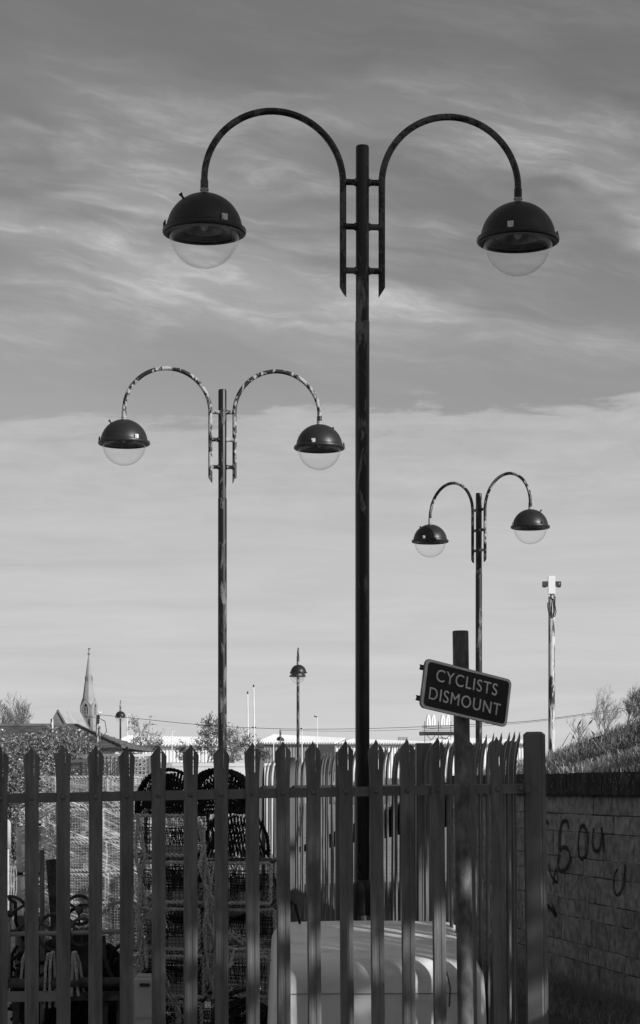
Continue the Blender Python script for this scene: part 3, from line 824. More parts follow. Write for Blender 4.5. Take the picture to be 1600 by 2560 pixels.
# ================================================================== FAR BACKGROUND
# ---- church
CHZ = 735.0; cs = CHZ/F
def chx(px): return PX(px, CHZ)
ch = thing('church', 'stone church with tall pointed spire, belfry window and pale nave roof on the left skyline', 'church', (chx(222), CHZ, 0))
X0 = chx(222)
tw = 41*cs; zt0 = PZ(1762, CHZ)       # top of tower walls
crot = R(-18); cm = Matrix.Rotation(crot, 3, 'Z')
q = MB(); q.box((0, 0, zt0/2), (tw*.80, tw*.80, zt0), cm)
for sx_ in (-1, 1):
    for sy_ in (-1, 1):
        c = cm @ Vector((sx_*tw*.40, sy_*tw*.40, 0)); hb = PZ(1795, CHZ); q.box((c.x, c.y, hb/2), (tw*.17, tw*.17, hb), cm); q.box((c.x, c.y, PZ(1830, CHZ)/2), (tw*.23, tw*.23, PZ(1830, CHZ)), cm)
q.build('tower', M['stone'], ch)
q = MB(); q.box((0, 0, PZ(1793, CHZ)), (tw*.83, tw*.83, .5), cm); q.box((0, 0, PZ(1815, CHZ)), (tw*.82, tw*.82, .3), cm); q.build('string_course', M['stone_dark'], ch)
zs0, zs1 = PZ(1770, CHZ), PZ(1630, CHZ)
q = MB(); n = 8; ring = [cm @ Vector((tw*.455*math.cos(R(22.5+45*i)), tw*.455*math.sin(R(22.5+45*i)), 0)) for i in range(n)]
levels = 14
for lv in range(levels):
    a, b = lv/levels, (lv+1)/levels
    za, zb_ = zs0+(zs1-zs0)*a, zs0+(zs1-zs0)*b
    ka, kb = 1-a*.985, 1-b*.985
    for i in range(n):
        j = (i+1) % n
        q.poly([ring[i]*ka+Vector((0, 0, za)), ring[j]*ka+Vector((0, 0, za)), ring[j]*kb+Vector((0, 0, zb_)), ring[i]*kb+Vector((0, 0, zb_))])
q.build('spire', M['stone'], ch)
q = MB(); zf = PZ(1622, CHZ); q.tube([(0, 0, zs1-.3), (0, 0, zf)], .18, 5); q.ell((0, 0, PZ(1635, CHZ)), (.5, .5, .5), 6, 4); q.ell((0.2, 0, zf), (.55, .3, .35), 6, 4); q.build('finial', M['stone_dark'], ch)
# gabled belfry lights on each face
for f in range(4):
    fm = cm @ Matrix.Rotation(R(90*f), 3, 'Z')
    def L(x, y, z): return fm @ Vector((x*tw, -y*tw, 0))+Vector((0, 0, z))
    za, zg, zp = PZ(1793, CHZ), PZ(1767, CHZ), PZ(1746, CHZ)
    q = MB()
    q.poly([L(-.36, .415, za), L(.36, .415, za), L(.36, .415, zg), L(0, .415, zp), L(-.36, .415, zg)])
    q.poly([L(-.38, .43, zg-.2), L(0, .43, zp), L(0, .12, zp), L(-.38, .12, zg-.2)][::-1]); q.poly([L(.38, .43, zg-.2), L(0, .43, zp), L(0, .12, zp), L(.38, .12, zg-.2)])
    q.poly([L(-.36, .415, zg), L(-.36, .12, zg), L(-.36, .12, za), L(-.36, .415, za)]); q.poly([L(.36, .415, zg), L(.36, .12, zg), L(.36, .12, za), L(.36, .415, za)][::-1])
    q.build('gable', M['stone'], ch)
    zw0, zw1 = PZ(1788, CHZ), PZ(1771, CHZ)
    arch = [L(-.155, .422, zw0), L(.155, .422, zw0), L(.155, .422, zw1), L(.11, .422, zw1+1.1), L(0, .422, zw1+2.0), L(-.11, .422, zw1+1.1), L(-.155, .422, zw1)]
    q = MB(); q.poly(arch); w = q.build('window', M['opening'], ch)
    q = MB()
    for x_ in (-.05, .05): q.bar(L(x_, .43, zw0), L(x_, .43, zw1+.6), .18)
    q.bar(L(-.15, .43, (zw0+zw1)/2), L(.15, .43, (zw0+zw1)/2), .12)
    for i in range(2, len(arch)): q.bar(arch[i-1], arch[i], .22)
    q.bar(arch[-1], arch[0], .22); q.bar(arch[0], arch[1], .35)
    q.build('tracery', M['stone'], w)
    zl = PZ(1697, CHZ); q = MB(); fl_ = 1-(zl-zs0)/(zs1-zs0)
    q.box(L(0, .425*fl_, zl), (.6, .4, 1.6), fm); q.build('lucarne', M['stone_dark'], ch)
q = MB(); q.box(cm @ Vector((-.02*tw, -.40*tw, 0))+Vector((0, 0, PZ(1813, CHZ))), (.45, .2, 1.1), cm); q.build('slit_window', M['opening'], ch)
# nave: gable end towards us with steep pale roof
def C(px, py, dz): return Vector((PX(px, CHZ+dz)-X0, dz, PZ(py, CHZ+dz)))
gl, gr, ga = C(122, 1822, -26), C(170, 1822, -26), C(145, 1777, -26)
dz_ = 22
def back_(v, px): w_ = v.copy(); w_.y += dz_; w_.x = v.x+5.2; return w_
bl, br, ba = back_(gl, 0), back_(gr, 0), back_(ga, 0)
q = MB(); base_l = Vector((gl.x, gl.y, 0)); base_r = Vector((gr.x, gr.y, 0))
q.poly([base_l, base_r, gr, ga, gl]); q.poly([base_r, Vector((br.x, br.y, 0)), br, gr]); q.poly([Vector((bl.x, bl.y, 0)), base_l, gl, bl]); q.poly([Vector((br.x, br.y, 0)), Vector((bl.x, bl.y, 0)), bl, ba, br])
q.build('nave_wall', M['stone_dark'], ch)
q = MB(); up_ = Vector((0, 0, .25)); rx = Vector((.8, 0, -1.4))
q.poly([ga+up_, gr+up_+rx, br+up_+rx, ba+up_+Vector((.4, 0, 0))]); q.poly([gl+up_-Vector((.8, 0, 1.4)), ga+up_, ba+up_+Vector((.4, 0, 0)), bl+up_]); q.build('nave_roof', M['lead'], ch)
for a_, b_, w_ in ((ga+Vector((0, -.3, .3)), gr+Vector((1.2, -.3, -1.8)), .5), (ga+Vector((0, -.3, .3)), gl+Vector((-.9, -.3, -1.4)), .5), (ba+Vector((.4, -.5, .3)), br+Vector((1.2, -.5, -1.8)), .6)):
    q = MB(); q.bar(a_, b_, w_); q.build('coping', M['stone_dark'], ch)

# ---- bungalow with tiled hip roof, left
BZ = 60.0
def B(px, py, dz=0): return Vector((PX(px, BZ+dz), BZ+dz, PZ(py, BZ+dz)))
hb = thing('bungalow', 'low white bungalow with dark tiled hip roof below the church spire', 'house', (B(200, 1900).x, BZ, 0)); h0 = hb.location.copy()
e0, e1 = B(-60, 1868), B(306, 1870); r0_, r1_ = B(-20, 1814, 3.5), B(192, 1814, 3.5)
e2, e3 = B(306, 1870)+Vector((.5, 7, 0)), B(-60, 1868)+Vector((0, 7, 0))
q = MB(); rowsn = 13
def face_rows(A0, A1, B0, B1, rows_):
    for i in range(rows_):
        t0, t1 = i/rows_, (i+1)/rows_
        a0, a1 = A0.lerp(B0, t0), A1.lerp(B1, t0); b0, b1 = A0.lerp(B0, t1), A1.lerp(B1, t1)
        o_ = Vector((0, -.02, .03)); q.poly([a0+o_-h0, a1+o_-h0, b1-h0, b0-h0]); q.poly([a0-h0, a1-h0, a1+o_-h0, a0+o_-h0])
face_rows(e0, e1, r0_, r1_, rowsn); face_rows(e1, e2, r1_, r1_, rowsn); face_rows(e2, e3, r1_, r0_, rowsn)
q.build('roof', M['tile'], hb)
q = MB(); q.bar(e1+Vector((0, -.02, .05))-h0, r1_+Vector((0, -.02, .03))-h0, .07); q.bar(r0_+Vector((0, 0, .03))-h0, r1_+Vector((0, 0, .03))-h0, .07); q.build('ridge_tiles', M['tile'], hb)
wz = e1.z-.03; q = MB(); q.box(((e0.x+e1.x)/2-h0.x, 3.6, wz/2), (e1.x-e0.x-.4, 6.6, wz)); q.build('wall', M['render_white'], hb)
q = MB(); q.bar(e0+Vector((0, 0, -.05))-h0, e1+Vector((0, 0, -.05))-h0, .1); q.build('gutter', M['dark_metal'], hb)
q = MB(); q.tube([Vector((PX(282, BZ)-h0.x, .26, .1)), Vector((PX(282, BZ)-h0.x, .26, wz-.1))], .045, 6); q.build('downpipe', M['white_pole'], hb)

# ---- warehouses
def warehouse(label, WZ, pxa, pxb, eave, ra, rb, wallmat, depth=2.6, pitch=6.4, door=None):
    w = thing('warehouse', label, 'building', (PX((pxa+pxb)/2, WZ), WZ, 0)); w0 = w.location.copy()
    ez = PZ(eave, WZ); xa, xb = PX(pxa, WZ)-w0.x, PX(pxb, WZ)-w0.x
    q = MB(); q.box(((xa+xb)/2, depth, ez/2), (xb-xa-.3, depth*2-.1, ez-.02)); wl = q.build('wall', wallmat, w)
    A0, A1 = Vector((xa, -.3, ez)), Vector((xb, -.3, ez))
    za, zb_ = PZ(ra, WZ+depth), PZ(rb, WZ+depth)
    Ra, Rb = Vector((xa+1.7, depth, za)), Vector((xb+1.0, depth, zb_))
    q = MB(); q.poly([A0, A1, Rb, Ra]); Cb, Ca = Vector((xb, depth*2, ez)), Vector((xa, depth*2, ez)); q.poly([Ra, Rb, Cb, Ca]); q.poly([A1, Cb, Rb]); q.poly([Ca, A0, Ra])
    rf = q.build('roof', M['rib_dark'], w)
    step = pitch/F*WZ; n = int((xb-xa)/step); q = MB(); sk = 1.2
    for i in range(n):
        t = (i+.5)/n; a = A0.lerp(A1, t); b = Ra.lerp(Rb, min(1, max(0, t)))
        q.bar(a+Vector((0, -.05, .08)), b+Vector((0, 0, .08)), step*.55, .16)
    q.build('roof_ribs', M['rib'], w, kind='stuff')
    q = MB(); n2 = int((xb-xa)/(step*1.1))
    for i in range(n2): q.box((xa+(i+.5)*(xb-xa)/n2, .02, ez/2), (step*.45, .09, ez-.1))
    q.build('wall_ribs', wallmat, w, kind='stuff')
    q = MB(); q.bar((xa, -.36, ez-.04), (xb, -.36, ez-.04), .07); q.build('gutter', M['slate'], w)
    return w, w0
wh, w0 = warehouse('long grey metal warehouse with pale ribbed roof, left of the tall black lamp', 190.0, 636, 838, 1860, 1839, 1848, M['sheet_grey'])
wh2, w2 = warehouse('bright white warehouse with ribbed roof running from the tall lamp to the sign post', 192.0, 838, 1062, 1861, 1850, 1858, M['sheet_white'])
q = MB(); q.box((PX(812, 189)-w0.x, -.4, PZ(1880, 189)-.6), (1.9, .1, 2.6)); o = q.build('lean_to', M['light_head'], wh)
wh3, w3 = warehouse('white warehouse with ribbed roof beneath the pale arch signs', 182.0, 1064, 1345, 1861, 1846, 1855, M['sheet_white'])
wh4, w4 = warehouse('plain white shed behind the leafy trees on the left', 170.0, 262, 545, 1866, 1842, 1848, M['sheet_white'], pitch=8)
wt_ = thing('roof_unit', 'low grey plant room on the skyline right of the tall lamp', 'building', place(1007, 240)); q = MB()
wz_ = PZ(1857, 240); z1 = PZ(1843, 240); q.box((0, 0, z1/2), (1.1, 2, z1)); q.box((0, 1, wz_/2), (2.4, 2, wz_+.2)); q.box((.9, .4, wz_/2+.2), (.5, 1, wz_)); q.build('wall', M['sheet_grey'], wt_)
wt_ = thing('roof_unit', 'flat grey block on the skyline touching the left edge of the tall lamp', 'building', place(872, 240)); q = MB(); z1 = PZ(1849, 240); q.box((0, 0, z1/2), (2.0, 2, z1)); q.box((-1.2, 0, z1/2-.1), (1.6, 1.2, z1-.2)); q.build('wall', M['sheet_grey'], wt_)

# ---- pair of pale arch-shaped letters on a roof frame
AZ = 183.0; a_ = AZ/F
for i, (pc, lab) in enumerate(((1077, 'left of two pale arch-shaped M letters on the roof frame'), (1113, 'right pale arch-shaped M letter on the roof frame, next to the sign post'))):
    t = thing('arch_letter', lab, 'sign', P(pc, 1813, AZ), R(20), 'pale arch letters on the roof frame')
    for s in (-1, 1):
        q = MB(); prof = [(-.45, 0), (-.44, .35), (-.405, .66), (-.345, .88), (-.27, .96), (-.25, .965), (-.23, .96), (-.155, .88), (-.095, .66), (-.06, .35), (-.05, 0)]
        ins = [(-.30, 0), (-.298, .33), (-.29, .58), (-.275, .72), (-.255, .78), (-.25, .785), (-.245, .78), (-.225, .72), (-.21, .58), (-.202, .33), (-.20, 0)]
        n_ = len(prof)
        for pr in (prof, ins):
            for y_ in (-.11, .11): q.v += [(-s*x_, y_, z_) for x_, z_ in pr]
        for i2 in range(n_-1):
            o0, o1, i0, i1 = 0, n_, 2*n_, 3*n_
            q.f += [(o0+i2, o0+i2+1, i0+i2+1, i0+i2), (o1+i2+1, o1+i2, i1+i2, i1+i2+1), (o0+i2+1, o0+i2, o1+i2, o1+i2+1), (i0+i2, i0+i2+1, i1+i2+1, i1+i2)]
        q.build('arch', M['arch'], t)
    q = MB(); q.box((0, .02, -.16), (.86, .16, .26))
    q.build('base_box', M['sheet_grey'], t)
fr_ = thing('roof_frame', 'dark scaffold frame on the warehouse roof carrying the pale arch letters', 'frame', P(1095, 1860, AZ+.4)); f0 = fr_.location.copy()
def S(px, py, d=.0): return P(px, py, AZ+.4+d)-f0
q = MB(); q.box(S(1097, 1834), (2.9, .25, .33)); q.build('beam', M['dark_metal'], fr_)
q = MB(); q.box(S(1053, 1834), (.36, .3, .36)); q.build('control_box', M['light_head'], fr_)
for px in (1062, 1096, 1127):
    q = MB(); q.tube([S(px, 1803), S(px, 1868)], .03, 5); q.build('upright', M['dark_metal'], fr_)
for py in (1814.5, 1818.5, 1822.5, 1827):
    q = MB(); q.tube([S(1055, py), S(1136, py)], .022, 5); q.build('rail', M['dark_metal'], fr_)
for a, b in ((1066, 1078), (1090, 1078), (1100, 1112), (1127, 1112)):
    q = MB(); q.tube([S(a, 1836), S(b, 1850)], .03, 5); q.build('brace', M['dark_metal'], fr_)

# ---- flagpoles
for pxb, pxt, pyt, lab in ((622, 619, 1735, 'shorter white flagpole left of its taller twin'), (640, 634, 1718, 'taller white leaning flagpole in front of a fence tip')):
    Z = 80; t = thing('flagpole', lab, 'flagpole', P(pxb, 1968, Z), 0, 'white flagpoles'); b0 = t.location.copy(); t.location.z = 0
    top = P(pxt, pyt, Z)-b0; b1 = Vector((0, 0, 0)); top.z += b0.z
    q = MB(); q.tube([b1, top], [.035, .024], 8); q.build('pole', M['white_pole'], t, True)
    q = MB(); q.ell(top+Vector((0, 0, .05)), (.035, .035, .06), 8, 5); q.build('finial', M['dark_metal'], t)
# ---- slim street lights
for px, py, Z, hd, lab in ((430, 1830, 140, 0, 'leftmost slim white street light, in front of the leafy trees'), (507, 1846, 150, 9, 'bare white post between two fence tips, left of the lamp with flaking arms'), (592, 1862, 150, 9, 'short white post just right of the flaking-arm lamp'),
                          (684, 1858, 150, 1, 'slim white street light left of the farthest globe lamp'), (755, 1822, 130, 2, 'slim white street light with dark and pale heads, right of the small globe lamp'), (793, 1793, 130, -1, 'taller slim street light with one head pointing left'), (634, 1819, 110, 3, 'double-headed street light behind the taller flagpole'), (318, 1787, 105, 0, 'street light with a pale head right of the distant globe lamp')):
    t = thing('street_light', lab, 'street light', place(px, Z), 0, 'slim street lights beyond the fence'); zt_ = PZ(py, Z); c = Z/F
    q = MB(); q.tube([(0, 0, 0), (0, 0, zt_)], [1.5*c, 1.1*c], 6); q.build('pole', M['white_pole'], t, True)
    q = MB()
    if hd in (-1,): q.bar((0, 0, zt_), (-8*c, 0, zt_+3*c), 4*c, 3*c)
    if hd in (2, 3): q.bar((1*c, 0, zt_), (-4*c, 0, zt_+1*c), 4*c, 3.5*c)
    if q.f: q.build('lamp_head', M['light_head'], t)
    q = MB()
    if hd in (0, 2): q.bar((0, 0, zt_), (8*c, 0, zt_+1.5*c), 3*c, 2.5*c)
    if hd == 1: q.bar((-4*c, 0, zt_+1*c), (4*c, 0, zt_+1.5*c), 3*c, 2*c)
    if hd == 3: q.bar((0, 0, zt_), (6*c, 0, zt_+1.5*c), 3*c, 3*c)
    if q.f: q.build('lamp_head', M['white'] if hd != 3 else M['light_head'], t)
# ---- telegraph poles and wires
UZ = 58.0
up1 = thing('telegraph_pole', 'weathered telegraph pole with a gull on top, right of the church tower', 'pole', place(246, UZ)); zt_ = PZ(1786, UZ)
q = MB(); q.tube([(-.03, 0, 0), (0, 0, zt_)], [.085, .065], 10); q.build('pole', M['cctv'], up1, True)
q = MB(); q.box((0, -.06, zt_-.14), (.07, .08, .24)); q.tube([(0, -.1, zt_-.1), (.2, -.1, zt_-.2), (.25, -.1, zt_-.5), (.1, -.1, zt_-.7)], .012, 5); q.build('terminal_box', M['dark_metal'], up1)
up2 = thing('telegraph_pole', 'short weathered post standing in front of the church gable', 'pole', place(130, 50)); q = MB(); q.tube([(0, 0, 0), (0, 0, PZ(1797, 50))], [.045, .035], 8); q.build('pole', M['cctv'], up2, True)
def wire(pts, Z, lab, r=.007):
    t = thing('overhead_wire', lab, 'wire', P(pts[0][0], pts[0][1], Z), 0, 'overhead wires'); b = t.location.copy()
    V = [P(x, y, Z)-b for x, y in pts]; S_ = []
    for i in range(len(V)-1):
        p0, p1, p2, p3 = V[max(i-1, 0)], V[i], V[i+1], V[min(i+2, len(V)-1)]
        for u in (0, .25, .5, .75): S_.append(.5*((2*p1)+(p2-p0)*u+(2*p0-5*p1+4*p2-p3)*u*u+(3*p1-p0-3*p2+p3)*u**3))
    S_.append(V[-1]); q = MB(); q.tube(S_, r, 4); q.build('wire', M['cable'], t)
wire([(250, 1787), (320, 1794), (500, 1812), (640, 1820), (800, 1823), (1000, 1819), (1200, 1810), (1320, 1803), (1440, 1788), (1560, 1770), (1680, 1748)], UZ, 'upper overhead wire running right from the gull pole across the whole view')
wire([(700, 1826), (850, 1828), (1000, 1825), (1200, 1815), (1320, 1806), (1440, 1791), (1560, 1776), (1680, 1758)], UZ+1, 'lower overhead wire just under the long upper one, right half of the view', .005)
# ---- gulls
def gull(px, py, Z, w, lab, flip=1):
    t = thing('gull', lab, 'bird', P(px, py, Z), 0, 'white gulls'); c = w/F*Z
    q = MB(); mm = Matrix.Rotation(R(12*flip), 3, 'Y'); q.ell((0, 0, .22*c), (.42*c, .2*c, .2*c), 10, 6, mm); q.ell((.36*c*flip, 0, .40*c), (.15*c, .13*c, .14*c), 8, 5); q.build('body', M['gull'], t, True)
    q = MB(); q.poly([(-.3*c*flip, -.05*c, .25*c), (-.75*c*flip, -.04*c, .18*c), (-.75*c*flip, .04*c, .18*c), (-.3*c*flip, .05*c, .25*c)]); q.build('tail', M['gull'], t)
    q = MB(); q.bar((.48*c*flip, 0, .40*c), (.6*c*flip, 0, .37*c), .05*c); q.build('beak', M['light_head'], t)
    q = MB()
    for s in (-1, 1): q.ell((-.08*c*flip, s*.18*c, .24*c), (.36*c, .05*c, .15*c), 8, 5, mm)
    q.build('wing', M['gull'], t, True)
    q = MB()
    for s in (-1, 1): q.tube([(0, s*.05*c, -.02*c), (0, s*.05*c, .1*c)], .015*c, 4)
    q.build('leg', M['light_head'], t)
gull(249, 1784, UZ, 12, 'white gull perched on top of the telegraph pole', 1)

# ---- trees of the background
def bare_tree(px, py_base, py_top, Z, label, seed, kind='bare', depth=5, r=.012, spread=.55, kids=3, leaves=0, mat_='twig', lsize=.05, group='bare trees on the skyline', trunk=.30, up=.25, name='bare_tree', ratio=.68, lm='leaf_pale', grow=1.0, rm_=.22):
    base = P(px, py_base, Z); h = (py_base-py_top)/F*Z
    if grow: base.z = max(0, base.z)
    t = thing(name, label, 'tree', base, 0, group)
    rr = random.Random(seed); q = MB(); tips = []
    branchy(q, (0, 0, 0), h, h*r, rr, depth, spread, 5, tips, up, ratio, kids, trunk, rm_*Z/F)
    zm = max(v[2] for v in q.v); f = h/zm
    q.v = [(v[0]*f, v[1]*f, v[2]*f) for v in q.v]
    q.build('trunk', M[mat_], t, True)
    if leaves:
        q = MB(); bl = []
        for tp in tips:
            if rr.random() < .75: bl.append((tp*f, (h*.075, h*.075, h*.05), 1))
        leaf_mass(q, bl, leaves, lsize, rr); q.build('crown', M[lm], t)
    return t
bare_tree(12, 1900, 1716, 90, 'bare tree with fine upswept twigs at the left edge, behind the tiled roof', 5, r=.014, spread=.50, ratio=.78, up=.8, trunk=.24, depth=6)
bare_tree(66, 1900, 1728, 92, 'smaller bare tree overlapping the one at the left edge', 15, r=.013, spread=.52, ratio=.78, up=.8, trunk=.24, depth=6)
bare_tree(1508, 1884, 1706, 19.6, 'bare sapling with pale stem standing on the grass bank', 8, r=.016, spread=.60, mat_='bark_light', trunk=.34, ratio=.74, up=.75, depth=6, rm_=.17)
bare_tree(1568, 1850, 1704, 22.5, 'thin bare tree behind the bank, second from the right edge', 9, r=.013, spread=.50, ratio=.76, up=.9, trunk=.22, depth=6, rm_=.17)
bare_tree(1606, 1840, 1708, 22.0, 'thin bare tree cut by the right edge of the view', 10, r=.013, spread=.50, ratio=.76, up=.9, trunk=.22, depth=6, rm_=.17)
bare_tree(1450, 1880, 1782, 22.5, 'small faint bare sapling left of the pale-stemmed one on the bank', 12, r=.010, spread=.38, depth=4, ratio=.8, up=.8)
bare_tree(1480, 1880, 1815, 21.0, 'low twiggy sapling at the foot of the pale-stemmed one', 13, r=.012, spread=.5, depth=4, ratio=.8, up=.6)
lt = 'half-bare trees beyond the yard'
bare_tree(342, 1925, 1786, 72, 'wide half-bare tree between the distant lamp and the white shed', 31, leaves=420, spread=.80, group=lt, name='half_bare_tree', trunk=.25, lsize=.07, lm='leaf_pale')
bare_tree(398, 1925, 1822, 74, 'low half-bare tree in front of the white shed', 37, leaves=350, spread=.75, group=lt, name='half_bare_tree', trunk=.25, lsize=.07, lm='leaf_pale')
bare_tree(516, 1930, 1780, 66, 'leafier tree just left of the lamp with flaking arms', 32, leaves=1100, spread=.62, group=lt, name='half_bare_tree', trunk=.25, lsize=.07, lm='leaf')
bare_tree(588, 1930, 1798, 68, 'dark bushy tree right of the flaking-arm lamp', 33, leaves=1200, spread=.65, group=lt, name='half_bare_tree', trunk=.25, lsize=.07, lm='leaf_dark')
bare_tree(628, 1930, 1812, 70, 'spreading half-bare tree behind the white flagpoles', 34, leaves=500, spread=.75, group=lt, name='half_bare_tree', trunk=.25, lsize=.07)
bare_tree(668, 1930, 1848, 60, 'low dry shrub left of the farthest globe lamp', 35, leaves=600, spread=.8, group=lt, name='half_bare_tree', trunk=.2, lsize=.06)
bare_tree(470, 1930, 1850, 64, 'low dry shrub between the two leafy trees', 36, leaves=600, spread=.8, group=lt, name='half_bare_tree', trunk=.2, lsize=.06)
bare_tree(570, 1945, 1865, 55, 'dry shrub below the dark bushy tree', 38, leaves=500, spread=.8, group=lt, name='half_bare_tree', trunk=.2, lsize=.05)

# ---- low kerb wall and road strip beyond the yard
kw = thing('low_wall', 'low white wall along the road beyond the yard', 'wall', place(560, 48)); q = MB()
zz = PZ(1908, 48); q.box((0, 0, zz-.04), (1.9*1.3, .25, .08)); q.box((0, 0, (zz-.09)/2), (2.4, .2, zz-.09)); q.build('wall', M['render_white'], kw)
kw = thing('low_wall', 'grey block wall behind the scrub, left of the low white wall', 'wall', place(455, 50)); q = MB()
zz = PZ(1906, 50); q.box((0, 0, zz/2), (1.5, .25, zz)); q.build('wall', M['weight'], kw)

# ---- scrub on the waste ground behind the pots
sq, sr = MB(), random.Random(44)
for i in range(16000):
    px = sr.uniform(330, 650); Z = sr.uniform(24, 34); base = Vector((PX(px, Z), Z, 0)); 
    top = PZ(sr.uniform(1912, 1975), Z)+.12*math.sin(px*.07)
    base.z = max(0, top*sr.uniform(.3, .9))
    blade(sq, base, sr.uniform(.05, .2), sr.uniform(.4, 1.6), .004, sr, 1.0)
sq.build('scrub', M['grass_dry'], kind='stuff')
hp = MB()
for i in range(25):
    for j in range(13):
        Z = 23.5+j; px = 325+i*(340/24); hp.v.append((PX(px, Z), Z, max(0, .9*math.sin(math.pi*min(1, (j+.3)/13))*(PZ(1930, 28))*(.8+.2*math.sin(i*1.3+j)) if 0 < i < 24 else 0)))
for i in range(24):
    for j in range(12):
        k_ = i*13+j; hp.f.append((k_, k_+13, k_+14, k_+1))
hp.build('earth_mound', M['soil'], kind='structure', smooth=True)

# ---- big evergreen bush at the left
bu = thing('evergreen_bush', 'large evergreen bush with small glossy sunlit leaves behind the fence on the left', 'bush', place(110, 26))
rb = random.Random(61); q = MB(); b0 = Vector(bu.location)
def bb_(px, py, Z, rx, ry, rz, w): c = P(px, py, Z)-b0; return (c, (rx, ry, rz), w)
blobs = [bb_(20, 1895, 26, .42, .5, .30, 5), bb_(-40, 1880, 26.3, .45, .6, .4, 4), bb_(110, 1872, 26.4, .40, .5, .25, 5), bb_(150, 1850, 27, .38, .5, .2, 4), bb_(190, 1880, 26.6, .34, .5, .30, 5), bb_(225, 1900, 26.3, .15, .4, .22, 2), bb_(70, 1950, 25.7, .55, .5, .4, 8), bb_(160, 1950, 25.9, .42, .5, .42, 7), bb_(0, 1960, 25.7, .5, .5, .4, 6), bb_(60, 2040, 25.6, .6, .5, .5, 7), bb_(150, 2040, 25.7, .5, .5, .5, 6), bb_(20, 2130, 25.6, .6, .5, .5, 5), bb_(60, 1855, 26.8, .35, .4, .12, 2)]
leaf_mass(q, blobs, 26000, .040, rb)
q.build('foliage', M['leaf'], bu)
q = MB()
for px in (30, 90, 150, 200):
    c = P(px, 1950, 26)-b0; q.tube([(c.x, 0, 0), (c.x+.05, 0, .6), (c.x-.05, 0, 1.4), (c.x+.1, 0, 2.0)], [.05, .04, .03, .01], 6)
q.build('stem', M['bark'], bu, True)
# ---- hedge and shrubs further along
hg = thing('clipped_hedge', 'low dark clipped hedge in front of the bungalow wall', 'hedge', place(300, 40)); h0_ = Vector(hg.location); q = MB()
blobs = [(P(px, 1920, 40)-h0_, (.22, .3, .20), 1) for px in range(175, 375, 22)]
leaf_mass(q, blobs, 5200, .06, rb); q.build('foliage', M['leaf'], hg)

# ================================================================== THE YARD: POTS, FILM, FLOATS, WINCH, TUB
def rope_path(q, pts, R0, lay=.05, n=4, strands=3, jitter=0.0, rr=None):
    """three strand laid rope along a polyline"""
    pts = [Vector(p) for p in pts]; seg = []
    step = lay/5
    for a, b in zip(pts, pts[1:]):
        L = (b-a).length; m = max(1, int(L/step))
        for i in range(m): seg.append(a.lerp(b, i/m))
    seg.append(pts[-1])
    N = len(seg); u = None; fr = []; dist = 0
    for i in range(N):
        t = (seg[min(i+1, N-1)]-seg[max(i-1, 0)]).normalized()
        if u is None: u = t.orthogonal().normalized()
        u = (u-t*u.dot(t)); u = u.normalized() if u.length > 1e-5 else t.orthogonal().normalized()
        if i: dist += (seg[i]-seg[i-1]).length
        fr.append((seg[i], u.copy(), t.cross(u), dist))
    for s in range(strands):
        P_ = []
        for p, a, b, d in fr:
            ang = 2*math.pi*(d/lay+s/strands)
            j = 1+(rr.uniform(-jitter, jitter) if rr else 0)
            P_.append(p+(a*math.cos(ang)+b*math.sin(ang))*R0*.52*j)
        q.tube(P_, R0*.56, n, cap=False)
def grid(q, o, u, v, nu, nv, t=.0014, skip=None):
    """wire mesh over a parallelogram: thin crossing strips"""
    o, u, v = Vector(o), Vector(u), Vector(v); n = u.cross(v).normalized()*t
    for i in range(nu+1):
        a = o+u*(i/nu); d = u.normalized()*t
        q.poly([a-d, a+d, a+d+v, a-d+v])
    for j in range(nv+1):
        a = o+v*(j/nv)+n; d = v.normalized()*t
        q.poly([a-d, a+d, a+d+u, a-d+u])
PWD, PDP, PHT = .405, .60, .265
rp = random.Random(77)
